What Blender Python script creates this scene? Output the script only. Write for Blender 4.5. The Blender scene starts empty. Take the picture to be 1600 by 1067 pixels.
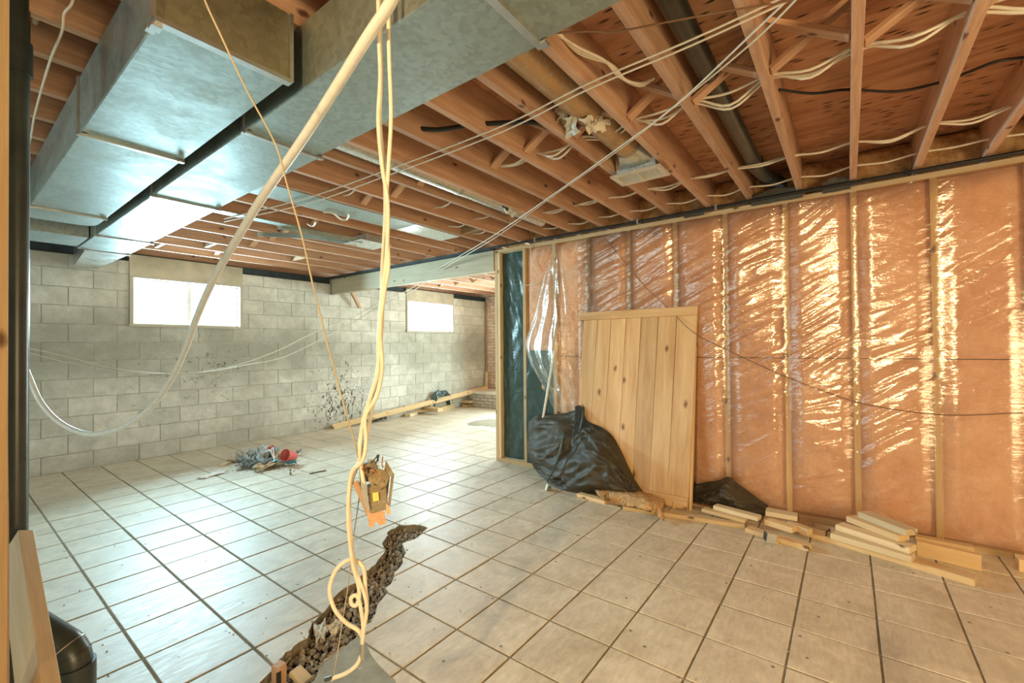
import bpy, bmesh, math, random
import numpy as np
from mathutils import Vector, Matrix, noise as mn

# ------------------------------------------------------------------ camera
SC = bpy.context.scene
COL = SC.collection
FPX = 690.95
_yaw, _pit, _rol = [math.radians(a) for a in (37.21, 0.635, -0.515)]
CAMP = np.array([0, 0, 1.3])
_F = np.array([math.cos(_yaw)*math.cos(_pit), math.sin(_yaw)*math.cos(_pit), math.sin(_pit)])
_R0 = np.array([math.sin(_yaw), -math.cos(_yaw), 0.0])
_U0 = np.cross(_R0, _F)
_R = _R0*math.cos(_rol) + _U0*math.sin(_rol)
_U = -_R0*math.sin(_rol) + _U0*math.cos(_rol)
cd = bpy.data.cameras.new('camera')
cam = bpy.data.objects.new('camera', cd)
COL.objects.link(cam)
cd.sensor_width = 36
cd.lens = FPX/1600*36
cd.clip_start = 0.05
cam.matrix_world = Matrix(((_R[0], _U[0], -_F[0], 0), (_R[1], _U[1], -_F[1], 0), (_R[2], _U[2], -_F[2], 1.3), (0, 0, 0, 1)))
SC.camera = cam
SC.view_settings.view_transform = 'Standard'
SC.view_settings.look = 'None'
SC.view_settings.gamma = 1
SC.view_settings.use_curve_mapping = False
SC.view_settings.exposure = 0.47
SC.cycles.max_bounces = 10
SC.cycles.diffuse_bounces = 5
SC.cycles.transparent_max_bounces = 16
SC.cycles.sample_clamp_indirect = 6

# ------------------------------------------------------------------ world and lights
wd = bpy.data.worlds.new('daylight'); SC.world = wd; wd.use_nodes = True
bg = wd.node_tree.nodes['Background']; bg.inputs[0].default_value = (0.86, 0.94, 1.0, 1); bg.inputs[1].default_value = 2.2

def area(name, loc, direction, sx, sy, power, color, spread=180):
    l = bpy.data.lights.new(name, 'AREA'); l.shape = 'RECTANGLE'; l.size = sx; l.size_y = sy
    l.energy = power; l.color = color; l.spread = math.radians(spread)
    o = bpy.data.objects.new(name, l); COL.objects.link(o); o.location = loc
    o.rotation_euler = Vector(direction).to_track_quat('-Z', 'Y').to_euler()
    return o
area('window_daylight', (2.0, 7.04, 1.90), (0, -1, -0.10), 1.2, 0.62, 260, (0.56, 0.87, 1.0))
area('far_window_daylight', (6.1, 7.04, 1.90), (0, -1, -0.10), 1.2, 0.62, 210, (0.80, 0.95, 1.0))
area('patio_door_daylight', (7.70, 4.15, 1.15), (-1, -0.22, -0.08), 1.7, 1.9, 240, (0.74, 0.96, 0.97))
def spot(name, loc, target, power, color, r, cone, blend):
    l = bpy.data.lights.new(name, 'SPOT'); l.spot_size = math.radians(cone); l.spot_blend = blend; l.energy = power; l.color = color; l.shadow_soft_size = r
    o = bpy.data.objects.new(name, l); COL.objects.link(o); o.location = loc
    o.rotation_euler = (Vector(target)-Vector(loc)).to_track_quat('-Z', 'Y').to_euler()
spot('work_lamp', (-1.9, 0.10, 2.1), (3.4, -0.65, 1.0), 330, (1.0, 0.70, 0.35), 0.07, 100, 0.7)
area('rear_warm_fill', (0.4, -2.5, 1.1), (0.62, 1, 0.30), 1.8, 1.2, 66, (1.0, 0.72, 0.38))  # added warm fill behind the camera, tilted up to brighten the ceiling
area('left_cool_fill', (-2.3, 3.6, 1.5), (1, 0.1, 0), 2.2, 1.6, 28, (0.66, 0.94, 1.0))  # added cool fill from the left; the wall there has no window

# ------------------------------------------------------------------ helpers
def P(x, y, ax, v):          # point where the sight line of a photo pixel meets a plane of the room
    d = _F + (x-800)/FPX*_R - (y-533.5)/FPX*_U
    t = (v-CAMP[ax])/d[ax]
    return Vector(CAMP + t*d)
def D(x, y, depth):
    d = _F + (x-800)/FPX*_R - (y-533.5)/FPX*_U
    return Vector(CAMP + d*depth)
def W(o):
    m = o.matrix_basis.copy()
    if o.parent: m = W(o.parent) @ o.matrix_parent_inverse @ m
    return m
def link(o, parent=None):
    COL.objects.link(o)
    if parent is not None:
        o.parent = parent; o.matrix_parent_inverse = W(parent).inverted()
    return o
def tag(o, label=None, cat=None, group=None, kind=None):
    if label: o['label'] = label
    if cat: o['category'] = cat
    if group: o['group'] = group
    if kind: o['kind'] = kind
    return o
def empty(name, loc, label=None, cat=None, group=None, kind=None):
    o = bpy.data.objects.new(name, None); o.empty_display_size = 0.1
    o.location = loc; link(o); return tag(o, label, cat, group, kind)
def mesh_from(name, verts, faces, smooth=False):
    me = bpy.data.meshes.new(name); me.from_pydata([tuple(v) for v in verts], [], faces); me.update()
    if smooth: me.polygons.foreach_set('use_smooth', [True]*len(me.polygons))
    return me
def put(name, me, mat=None, parent=None, mtx=None):
    o = bpy.data.objects.new(name, me)
    if mat is not None and not me.materials: me.materials.append(mat)
    if mtx is not None: o.matrix_basis = mtx
    return link(o, parent)
class MB:
    def __init__(s): s.v = []; s.f = []; s.sm = []
    def add(s, vs, fs, smooth=False):
        b = len(s.v); s.v += [tuple(v) for v in vs]
        s.f += [tuple(b+i for i in f) for f in fs]; s.sm += [smooth]*len(fs)
    def box(s, c, size, m=None):
        x, y, z = [a/2 for a in size]; c = Vector(c)
        vs = [Vector((i*x, j*y, k*z)) for i in (-1, 1) for j in (-1, 1) for k in (-1, 1)]
        if m is not None: vs = [m @ v for v in vs]
        s.add([c+v for v in vs], [(0,1,3,2),(4,6,7,5),(0,4,5,1),(2,3,7,6),(0,2,6,4),(1,5,7,3)])
    def bb(s, x0, x1, y0, y1, z0, z1): s.box(((x0+x1)/2, (y0+y1)/2, (z0+z1)/2), (abs(x1-x0), abs(y1-y0), abs(z1-z0)))
    def tube(s, pts, r, seg=8, caps=True, smooth=True):
        pts = [Vector(p) for p in pts]; n = len(pts)
        rs = r if isinstance(r, (list, tuple)) else [r]*n
        t0 = (pts[1]-pts[0]).normalized()
        a = t0.orthogonal().normalized(); vs = []
        for i, p in enumerate(pts):
            t = (pts[min(i+1, n-1)]-pts[max(i-1, 0)])
            t = t.normalized() if t.length > 1e-9 else t0
            a = a - t*a.dot(t)
            a = a.normalized() if a.length > 1e-6 else t.orthogonal().normalized()
            b = t.cross(a)
            for k in range(seg):
                th = 2*math.pi*k/seg
                vs.append(p+(a*math.cos(th)+b*math.sin(th))*rs[i])
        fs = [(i*seg+k, i*seg+(k+1) % seg, (i+1)*seg+(k+1) % seg, (i+1)*seg+k) for i in range(n-1) for k in range(seg)]
        s.add(vs, fs, smooth)
        if caps:
            s.add(vs[:seg], [tuple(range(seg))[::-1]]); s.add(vs[-seg:], [tuple(range(seg))])
    def lathe(s, prof, org=(0,0,0), m=None, seg=20, smooth=True):
        vs = []; org = Vector(org)
        for r, z in prof:
            for k in range(seg):
                th = 2*math.pi*k/seg; v = Vector((r*math.cos(th), r*math.sin(th), z))
                if m is not None: v = m @ v
                vs.append(org+v)
        n = len(prof)
        s.add(vs, [(i*seg+k, i*seg+(k+1) % seg, (i+1)*seg+(k+1) % seg, (i+1)*seg+k) for i in range(n-1) for k in range(seg)], smooth)
    def mesh(s, name):
        me = bpy.data.meshes.new(name); me.from_pydata(s.v, [], s.f); me.update()
        me.polygons.foreach_set('use_smooth', s.sm); return me
    def build(s, name, mat, parent=None): return put(name, s.mesh(name), mat, parent)
def smooth_path(pts, n=8):
    pts = [Vector(p) for p in pts]; out = []
    q = [2*pts[0]-pts[1]]+pts+[2*pts[-1]-pts[-2]]
    for i in range(1, len(q)-2):
        for k in range(n):
            t = k/n; a, b, c, d = q[i-1], q[i], q[i+1], q[i+2]
            out.append(0.5*((2*b)+(c-a)*t+(2*a-5*b+4*c-d)*t*t+(3*b-a-3*c+d)*t**3))
    out.append(pts[-1]); return out
def bev_box_mesh(name, sx, sy, sz, b):
    bm = bmesh.new(); bmesh.ops.create_cube(bm, size=1)
    for v in bm.verts: v.co = Vector((v.co.x*sx, v.co.y*sy, v.co.z*sz))
    if b > 0: bmesh.ops.bevel(bm, geom=list(bm.edges), offset=b, segments=1, affect='EDGES', profile=0.5)
    me = bpy.data.meshes.new(name); bm.to_mesh(me); bm.free(); return me
def frame(xd, zd):            # rotation whose local X is xd and local Z near zd
    x = Vector(xd).normalized(); z = Vector(zd); z = (z-x*z.dot(x)).normalized(); y = z.cross(x)
    m = Matrix((x, y, z)).transposed(); return m
def lumber(name, a, b, w, t, mat, up=(0,0,1), parent=None, bev=0.0025, off=(0, 0)):
    # a board from a to b; w across (local Y), t thick (local Z); off shifts in widths/thicknesses
    a = Vector(a); b = Vector(b); L = (b-a).length
    R = frame(b-a, up)
    c = (a+b)/2 + R @ Vector((0, off[0]*w, off[1]*t))
    me = bev_box_mesh(name, L, w, t, bev)
    return put(name, me, mat, parent, Matrix.Translation(c) @ R.to_4x4())
def vnoise(x, y, seed):       # vectorised value noise
    rng = np.random.RandomState(seed); T = rng.rand(256, 256)*2-1
    xi = np.floor(x).astype(int); yi = np.floor(y).astype(int); xf = x-xi; yf = y-yi
    u = xf*xf*(3-2*xf); v = yf*yf*(3-2*yf)
    g = lambda i, j: T[i % 256, j % 256]
    return (g(xi, yi)*(1-u)+g(xi+1, yi)*u)*(1-v)+(g(xi, yi+1)*(1-u)+g(xi+1, yi+1)*u)*v
def grid_mesh(name, X, Y, Z, smooth=True):
    r, c = X.shape
    vs = np.stack([X, Y, Z], -1).reshape(-1, 3)
    i = np.arange(r-1)[:, None]*c+np.arange(c-1)[None, :]
    fs = np.stack([i, i+1, i+c+1, i+c], -1).reshape(-1, 4)
    me = bpy.data.meshes.new(name); me.from_pydata(vs.tolist(), [], fs.tolist()); me.update()
    if smooth: me.polygons.foreach_set('use_smooth', [True]*len(me.polygons))
    return me
def solidify(me, th):
    bm = bmesh.new(); bm.from_mesh(me)
    bmesh.ops.solidify(bm, geom=list(bm.faces), thickness=th)
    bm.to_mesh(me); bm.free(); return me

# ------------------------------------------------------------------ materials
class NT:
    def __init__(s, name):
        s.m = bpy.data.materials.new(name); s.m.use_nodes = True; s.t = s.m.node_tree; s.t.nodes.clear()
        s.out = s.n('ShaderNodeOutputMaterial'); s.b = s.n('ShaderNodeBsdfPrincipled'); s.l(s.b.outputs[0], s.out.inputs[0])
    def n(s, t, **k):
        q = s.t.nodes.new(t)
        for a, v in k.items(): setattr(q, a, v)
        return q
    def l(s, a, b): s.t.links.new(a, b)
    def coord(s, kind='Object', scale=(1,1,1), rot=(0,0,0)):
        if kind == 'World': c = s.n('ShaderNodeNewGeometry').outputs['Position']
        else: c = s.n('ShaderNodeTexCoord').outputs[kind]
        mp = s.n('ShaderNodeMapping'); mp.inputs['Scale'].default_value = scale; mp.inputs['Rotation'].default_value = rot
        s.l(c, mp.inputs[0]); return mp.outputs[0]
    def shift(s, vec):         # per-object offset so that copies differ
        oi = s.n('ShaderNodeObjectInfo'); mu = s.n('ShaderNodeMath', operation='MULTIPLY'); s.l(oi.outputs['Random'], mu.inputs[0]); mu.inputs[1].default_value = 37.0
        ad = s.n('ShaderNodeVectorMath', operation='ADD'); s.l(vec, ad.inputs[0]); s.l(mu.outputs[0], ad.inputs[1]); return ad.outputs[0]
    def noise(s, vec, scale, detail=4, rough=.55, dist=0):
        q = s.n('ShaderNodeTexNoise'); s.l(vec, q.inputs['Vector'])
        q.inputs['Scale'].default_value = scale; q.inputs['Detail'].default_value = detail
        q.inputs['Roughness'].default_value = rough; q.inputs['Distortion'].default_value = dist; return q.outputs[0]
    def ramp(s, f, stops):
        q = s.n('ShaderNodeValToRGB'); s.l(f, q.inputs[0]); e = q.color_ramp.elements
        while len(e) < len(stops): e.new(0.5)
        for i, (p, c) in enumerate(stops):
            e[i].position = p; e[i].color = (*c, 1) if isinstance(c, (tuple, list)) else (c, c, c, 1)
        return q.outputs[0]
    def mix(s, f, a, b, mode='MIX'):
        q = s.n('ShaderNodeMix', data_type='RGBA', blend_type=mode)
        for k, v in ((0, f), (6, a), (7, b)):
            if hasattr(v, 'links'): s.l(v, q.inputs[k])
            elif k == 0: q.inputs[0].default_value = v
            else: q.inputs[k].default_value = (*v, 1) if isinstance(v, (tuple, list)) else (v, v, v, 1)
        return q.outputs[2]
    def math(s, op, a, b=None, clamp=False):
        q = s.n('ShaderNodeMath', operation=op, use_clamp=clamp)
        for k, v in ((0, a), (1, b)):
            if v is None: continue
            if hasattr(v, 'links'): s.l(v, q.inputs[k])
            else: q.inputs[k].default_value = v
        return q.outputs[0]
    def rnd(s): return s.n('ShaderNodeObjectInfo').outputs['Random']
    def set(s, color=None, rough=None, metal=None, spec=None):
        for k, v in (('Base Color', color), ('Roughness', rough), ('Metallic', metal), ('Specular IOR Level', spec)):
            if v is None: continue
            if hasattr(v, 'links'): s.l(v, s.b.inputs[k])
            elif k == 'Base Color': s.b.inputs[k].default_value = (*v, 1)
            else: s.b.inputs[k].default_value = v
    def bump(s, h, strength=.3, dist=.01):
        q = s.n('ShaderNodeBump'); q.inputs['Strength'].default_value = strength; q.inputs['Distance'].default_value = dist
        s.l(h, q.inputs['Height']); s.l(q.outputs[0], s.b.inputs['Normal']); return q
def lin(c): return tuple(((v/255+.055)/1.055)**2.4 if v/255 > .04045 else v/255/12.92 for v in c)
def plain(name, c, rough=.6, metal=0, var=.12, spec=None, scale=30):
    t = NT(name); v = t.shift(t.coord()); n = t.noise(v, scale, 3)
    f = t.ramp(n, [(0.3, 1-var), (0.7, 1+var*.3)])
    t.set(t.mix(1, tuple(c), f, 'MULTIPLY'), rough, metal, spec); t.bump(n, .15, .002); return t.m
def wood(name, c1, c2, rough=.7, knots=True, ring=1.0, dark=(.10, .045, .02), world=False, ks=1.0):
    t = NT(name); v = t.shift(t.coord(scale=(1.2, 14, 14)))
    n = t.noise(v, 2.2*ring, 5, .6, .6)
    col = t.ramp(n, [(0.28, c2), (0.5, tuple((a+b)/2 for a, b in zip(c1, c2))), (0.72, c1)])
    fine = t.noise(t.shift(t.coord(scale=(3, 90, 90))), 3, 3)
    col = t.mix(.35, col, t.ramp(fine, [(.3, .72), (.7, 1.1)]), 'MULTIPLY')
    if knots:
        vo = t.n('ShaderNodeTexVoronoi', voronoi_dimensions='2D'); vo.inputs['Scale'].default_value = 2.0/ks
        sp = t.n('ShaderNodeSeparateXYZ'); t.l(t.coord(), sp.inputs[0]); cb = t.n('ShaderNodeCombineXYZ')
        t.l(sp.outputs[0], cb.inputs[0]); t.l(t.math('MULTIPLY', t.math('ADD', sp.outputs[1], sp.outputs[2]), 1.9), cb.inputs[1])
        wob = t.n('ShaderNodeVectorMath', operation='ADD'); t.l(t.shift(cb.outputs[0]), wob.inputs[0]); t.l(t.math('MULTIPLY', t.noise(t.coord(), 25, 2), .04), wob.inputs[1])
        t.l(wob.outputs[0], vo.inputs['Vector'])
        col = t.mix(t.ramp(vo.outputs['Distance'], [(0.0, .95), (.025, .85), (.06, 0)]), col, dark)
    rv = t.math('ADD', t.math('MULTIPLY', t.rnd(), .3), .84)
    col = t.mix(1, col, rv, 'MULTIPLY')
    t.set(col, rough, 0); t.bump(fine, .18, .002); return t.m

M = {}
M['joist'] = wood('old_joist_wood', (.62, .40, .265), (.42, .235, .14), dark=(.08, .03, .018))
M['stud'] = wood('stud_wood', (.62, .45, .24), (.50, .33, .16), ring=.7)
M['pine'] = wood('fresh_pine', (.78, .60, .35), (.66, .45, .22), rough=.6, ring=.6)
M['pine_pale'] = wood('pale_pine', (.80, .68, .46), (.68, .54, .33), rough=.65, ring=.6)
M['pine_old'] = wood('old_lumber', (.42, .27, .14), (.27, .16, .085), rough=.75)
M['panel'] = wood('panel_pine', (.76, .53, .28), (.55, .32, .14), rough=.36, ring=.5, dark=(.20, .07, .02), ks=1.35)
M['beam'] = wood('beam_wood', (.60, .54, .38), (.47, .41, .27), rough=.7, ring=.8)
M['orange_wood'] = wood('orange_wood', (.68, .44, .26), (.54, .31, .17))
M['grey_wood'] = wood('grey_wood', (.34, .30, .22), (.22, .19, .13), rough=.8)

# plywood subfloor
t = NT('plywood_subfloor'); v = t.coord('World', (9, 1.3, 1))
n = t.noise(v, 1.6, 5, .6, .8)
c = t.ramp(n, [(.28, (.36, .175, .095)), (.5, (.57, .31, .18)), (.75, (.70, .44, .28))])
vo = t.n('ShaderNodeTexVoronoi', voronoi_dimensions='2D'); vo.inputs['Scale'].default_value = 1.0; t.l(t.coord('World', (20, 5.5, 1)), vo.inputs['Vector'])
spk = t.math('MULTIPLY', t.ramp(vo.outputs['Distance'], [(.07, 1.0), (.19, 0.0)]), t.ramp(t.noise(t.coord('World'), 2.3, 2), [(.38, 0.0), (.52, 1.0)]))
c = t.mix(spk, c, (.035, .022, .018))
t.set(c, .75); t.bump(n, .2, .004); M['ply'] = t.m

# floor tiles
def tile_mat():
    t = NT('ceramic_tile'); v = t.shift(t.coord())
    n1 = t.noise(v, 5, 6, .65, .5); n2 = t.noise(t.shift(t.coord(scale=(1, 4, 1))), 14, 5, .7)
    c = t.ramp(n1, [(.3, (.56, .49, .37)), (.52, (.67, .60, .47)), (.75, (.77, .71, .58))])
    c = t.mix(.6, c, t.ramp(n2, [(.32, .78), (.62, 1.12)]), 'MULTIPLY'); c = t.mix(.35, c, t.ramp(t.noise(t.coord('World'), 16, 6, .72, .6), [(.36, .78), (.60, 1.10)]), 'MULTIPLY')
    c = t.mix(1, c, t.math('ADD', t.math('MULTIPLY', t.rnd(), .10), .93), 'MULTIPLY')
    w = t.coord('World')
    d = t.noise(w, 1.1, 5, .62)
    c = t.mix(t.ramp(d, [(.58, 0.0), (.72, .30)]), c, (.33, .27, .17))
    vo = t.n('ShaderNodeTexVoronoi', voronoi_dimensions='2D'); vo.inputs['Scale'].default_value = 5.0; t.l(w, vo.inputs['Vector'])
    c = t.mix(t.math('MULTIPLY', t.ramp(vo.outputs['Distance'], [(.025, .8), (.045, 0.0)]), t.ramp(t.noise(w, 3.1, 2), [(.5, 0.0), (.56, 1.0)])), c, (.07, .06, .05))
    t.set(c, t.ramp(n2, [(.3, .36), (.7, .56)]), 0, .5); t.bump(t.mix(.5, n1, n2), .25, .003); return t.m
M['tile'] = tile_mat()
t = NT('grout_bed'); n = t.noise(t.coord('World'), 24, 5)
t.set(t.ramp(n, [(.3, (.19, .165, .11)), (.7, (.33, .285, .20))]), .95); t.bump(n, .5, .004); M['grout'] = t.m
t = NT('broken_screed'); n = t.noise(t.coord('World'), 9, 6, .65)
t.set(t.ramp(n, [(.3, (.25, .25, .20)), (.7, (.42, .42, .34))]), .9); t.bump(n, .6, .006); M['screed'] = t.m
t = NT('trench_soil'); n = t.noise(t.coord('World'), 35, 6, .7)
t.set(t.ramp(n, [(.3, (.06, .042, .028)), (.55, (.16, .12, .08)), (.75, (.28, .23, .17))]), .95); t.bump(n, 1, .012); M['soil'] = t.m
t = NT('rubble_stone'); n = t.noise(t.coord('World'), 60, 4); vo = t.n('ShaderNodeTexVoronoi'); vo.inputs['Scale'].default_value = 30; t.l(t.coord('World'), vo.inputs['Vector'])
t.set(t.mix(.6, t.ramp(n, [(.3, (.26, .22, .16)), (.7, (.56, .51, .42))]), t.ramp(vo.outputs['Color'], [(.1, .35), (.9, 1.3)]), 'MULTIPLY'), .9); M['rubble'] = t.m

# concrete blocks, whitewashed and stained
t = NT('whitewashed_block'); w = t.coord('World'); v = t.shift(t.coord())
n = t.noise(v, 9, 6, .7); c = t.ramp(n, [(.25, (.50, .475, .40)), (.5, (.63, .61, .53)), (.75, (.73, .71, .64))])
c = t.mix(1, c, t.math('ADD', t.math('MULTIPLY', t.rnd(), .20), .86), 'MULTIPLY')
big = t.noise(w, .95, 6, .62, .4)
sx = t.n('ShaderNodeSeparateXYZ'); t.l(t.n('ShaderNodeNewGeometry').outputs['Position'], sx.inputs[0])
band = t.ramp(t.math('ABSOLUTE', t.math('SUBTRACT', sx.outputs['Z'], 1.28)), [(.08, .22), (.62, .0)])
c = t.mix(.5, c, t.ramp(t.noise(w, 5.5, 6, .7, .5), [(.34, .80), (.58, 1.06)]), 'MULTIPLY')
c = t.mix(t.ramp(t.math('ADD', big, band), [(.48, 0.0), (.74, .72)]), c, (.27, .26, .20))
# brown tone, stronger towards the floor
c = t.mix(t.ramp(t.math('ADD', t.math('MULTIPLY', sx.outputs['Z'], 1.2), t.noise(w, 5, 4)), [(.40, .5), (.85, 0.0)]), c, (.29, .25, .17))
# black tar spots round one place
ds = t.n('ShaderNodeVectorMath', operation='DISTANCE'); t.l(t.n('ShaderNodeNewGeometry').outputs['Position'], ds.inputs[0]); ds.inputs[1].default_value = (4.15, 6.66, .38)
sp = t.math('SUBTRACT', t.noise(t.coord('World', (1, 1, .55)), 30, 5, .65, .8), t.math('MULTIPLY', ds.outputs['Value'], .19))
c = t.mix(t.ramp(sp, [(.50, 0.0), (.53, .93)]), c, (.02, .02, .018))
ds2 = t.n('ShaderNodeVectorMath', operation='DISTANCE'); t.l(t.n('ShaderNodeNewGeometry').outputs['Position'], ds2.inputs[0]); ds2.inputs[1].default_value = (2.2, 6.66, 1.05)
sp2 = t.math('SUBTRACT', t.noise(w, 24, 5, .65, .8), t.math('MULTIPLY', ds2.outputs['Value'], .13))
c = t.mix(t.ramp(sp2, [(.565, 0.0), (.60, .75)]), c, (.07, .065, .05))
t.set(c, .9); t.bump(t.noise(v, 40, 5, .7), .5, .006); M['block'] = t.m
t = NT('mortar'); n = t.noise(t.coord('World'), 18, 5)
t.set(t.ramp(n, [(.3, (.30, .28, .22)), (.7, (.46, .44, .37))]), .95); M['mortar'] = t.m
t = NT('old_brick'); vo = t.n('ShaderNodeTexVoronoi'); vo.inputs['Scale'].default_value = 7; t.l(t.coord('World', (1, .9, 2.4)), vo.inputs['Vector'])
t.set(t.ramp(vo.outputs['Color'], [(.1, (.60, .43, .33)), (.5, (.74, .57, .45)), (.9, (.80, .69, .58))]), .85); M['brick'] = t.m
M['paint_wall'] = plain('plain_concrete', (.52, .50, .44), .9, scale=6)
M['stone_white'] = plain('hearth_stone', (.74, .70, .62), .7, scale=12)
M['hearth_brick'] = plain('grey_brick', (.58, .54, .47), .85, var=.12, scale=8)

# galvanised steel
def galv(name, c, rough=.34, spangle=55, rust=None, stain=.35):
    t = NT(name); v = t.coord('World'); vo = t.n('ShaderNodeTexVoronoi'); vo.inputs['Scale'].default_value = spangle; t.l(v, vo.inputs['Vector'])
    n = t.noise(v, 3.2, 6, .65, .6)
    col = t.mix(.55, c, t.ramp(vo.outputs['Color'], [(.2, .74), (.8, 1.12)]), 'MULTIPLY')
    col = t.mix(t.ramp(n, [(.50, 0.0), (.74, stain)]), col, (.30, .31, .20))
    met = .88; r = t.ramp(n, [(.3, rough-.07), (.7, rough+.16)])
    if rust:
        rn = t.noise(v, 48, 5, .8); z = t.n('ShaderNodeSeparateXYZ'); t.l(t.n('ShaderNodeNewGeometry').outputs['Position'], z.inputs[0])
        f = t.math('MULTIPLY', t.ramp(rn, [(.38, 0.0), (.47, 1.0)]), t.ramp(t.noise(v, 2.0, 2), [(.28, .35), (.42, 1.0)]))
        col = t.mix(f, col, rust); met = t.math('SUBTRACT', .85, f, True); r = t.math('ADD', t.math('MULTIPLY', f, .4), rough, True)
    t.set(col, r, met); t.bump(n, .12, .012); return t.m
M['galv'] = galv('galvanised_duct', (.37, .43, .40), .47)
M['galv_old'] = galv('tarnished_duct', (.34, .32, .22), .45, 60, None, .75)
M['galv_shiny'] = galv('shiny_galvanised', (.72, .78, .78), .27, 70, None, .1)
M['galv_rust'] = galv('rusty_duct', (.42, .45, .40), .36, 90, (.40, .24, .11))
M['rusty_box'] = galv('dirty_steel', (.34, .32, .24), .5, 90, (.20, .15, .08))
M['white_metal'] = plain('cream_metal', (.70, .66, .55), .45, .3)
M['steel'] = plain('plain_steel', (.55, .57, .55), .35, .9)
M['abs'] = plain('black_drain_pipe', (.040, .050, .042), .32, 0, .5, .6, 6)
M['black_rubber'] = plain('black_cable_sheath', (.014, .015, .014), .42)
M['cream_cable'] = plain('cream_cable_sheath', (.76, .68, .54), .5, 0, .15)
M['white_cable'] = plain('white_cable_sheath', (.80, .75, .62), .5, 0, .12)
M['white_pipe'] = plain('white_flexible_pipe', (.76, .75, .67), .38, 0, .10)
M['twine'] = plain('beige_twine', (.44, .38, .26), .8)
M['old_wire'] = plain('brown_wire', (.20, .11, .06), .6)
M['white_paint'] = plain('white_paint', (.80, .79, .74), .5, 0, .06)
M['window_wood'] = plain('window_surround_wood', (.50, .44, .32), .7, 0, .25, None, 5)
M['frame_wood'] = plain('window_frame_wood', (.46, .40, .32), .6, 0, .1)
M['dark_sill'] = plain('dark_sill_plate', (.045, .06, .065), .9, 0, .4, None, 8)
M['red_plastic'] = plain('red_plastic', (.62, .10, .08), .35, 0, .05)
M['blue_wrap'] = plain('blue_wrapper', (.16, .48, .62), .4, 0, .3)
M['paper'] = plain('dusty_paper', (.62, .64, .60), .85, 0, .4, None, 14)
M['dark_paper'] = plain('grey_printed_paper', (.28, .33, .33), .85, 0, .6, None, 25)
M['card'] = plain('cardboard', (.66, .50, .30), .85, 0, .2)
M['tape'] = plain('torn_duct_tape', (.72, .68, .55), .7, 0, .2)
M['label_yellow'] = plain('yellow_label', (.78, .60, .16), .6)
M['copper'] = plain('copper', (.72, .33, .18), .35, .9)
M['dark_end'] = plain('black_painted_end', (.03, .025, .02), .7)
M['white_print'] = plain('white_print', (.8, .78, .7), .7)

# pink fibreglass
t = NT('pink_fibreglass'); w = t.coord('World'); n = t.noise(w, 3.4, 7, .7, .5); n2 = t.noise(w, 45, 5, .7)
c = t.ramp(n, [(.28, (.62, .33, .19)), (.5, (.76, .45, .29)), (.72, (.86, .58, .42))])
c = t.mix(.4, c, t.ramp(n2, [(.3, .78), (.7, 1.12)]), 'MULTIPLY')
c = t.mix(t.ramp(t.noise(w, 1.9, 4, .6), [(.64, 0.0), (.76, .55)]), c, (.38, .21, .10))
t.set(c, 1.0, 0, .1); t.bump(n2, .9, .012); M['pink'] = t.m
t = NT('yellow_fibreglass'); w = t.coord('World'); n = t.noise(w, 14, 6, .7)
t.set(t.ramp(n, [(.3, (.38, .20, .08)), (.55, (.62, .40, .20)), (.8, (.78, .60, .36))]), 1, 0, .1); t.bump(n, 1, .02); M['yellow'] = t.m

# clear polythene
def poly(name, tint, milk, gloss, wr, rough=.10, base=.10, bscale=1.0):
    t = NT(name); m = t.t; tr = t.n('ShaderNodeBsdfTransparent'); tr.inputs[0].default_value = (*tint, 1)
    gl = t.n('ShaderNodeBsdfGlossy'); gl.inputs['Roughness'].default_value = rough; gl.inputs[0].default_value = (1, .98, .92, 1)
    df = t.n('ShaderNodeBsdfDiffuse'); df.inputs[0].default_value = (.85, .83, .76, 1)
    w = t.coord('World', (1, 2.2*bscale, 9*bscale), (math.radians(-24), 0, 0)); h = t.noise(w, 2.6, 5, .6, 1.2)
    w2 = t.coord('World', (1, 5*bscale, 24*bscale), (math.radians(-16), 0, 0)); h2 = t.noise(w2, 2.0, 3, .5, .8)
    bp = t.n('ShaderNodeBump'); bp.inputs['Strength'].default_value = wr; bp.inputs['Distance'].default_value = .035
    t.l(t.mix(.35, h, h2), bp.inputs['Height'])
    t.l(bp.outputs[0], gl.inputs['Normal'])
    lw = t.n('ShaderNodeLayerWeight'); lw.inputs[0].default_value = .25; t.l(bp.outputs[0], lw.inputs['Normal'])
    f = t.math('ADD', t.math('MULTIPLY', lw.outputs['Fresnel'], gloss), base, True)
    m1 = t.n('ShaderNodeMixShader'); m1.inputs[0].default_value = milk; t.l(tr.outputs[0], m1.inputs[1]); t.l(df.outputs[0], m1.inputs[2])
    m2 = t.n('ShaderNodeMixShader'); t.l(f, m2.inputs[0]); t.l(m1.outputs[0], m2.inputs[1]); t.l(gl.outputs[0], m2.inputs[2])
    t.l(m2.outputs[0], t.out.inputs[0]); return t.m
M['vapour'] = poly('clear_polythene', (.99, .97, .93), .03, .9, .16, .15, .13)
M['clear_sheet'] = poly('loose_clear_polythene', (.97, .97, .95), .10, .38, .30, .26, .05, .4)
t = NT('window_glass'); gl = t.n('ShaderNodeBsdfGlossy'); gl.inputs['Roughness'].default_value = .03; tr = t.n('ShaderNodeBsdfTransparent'); tr.inputs[0].default_value = (.97, .99, .99, 1)
mx = t.n('ShaderNodeMixShader'); lw = t.n('ShaderNodeLayerWeight'); lw.inputs[0].default_value = .15
t.l(lw.outputs['Fresnel'], mx.inputs[0]); t.l(tr.outputs[0], mx.inputs[1]); t.l(gl.outputs[0], mx.inputs[2]); t.l(mx.outputs[0], t.out.inputs[0]); M['glass'] = t.m
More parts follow.
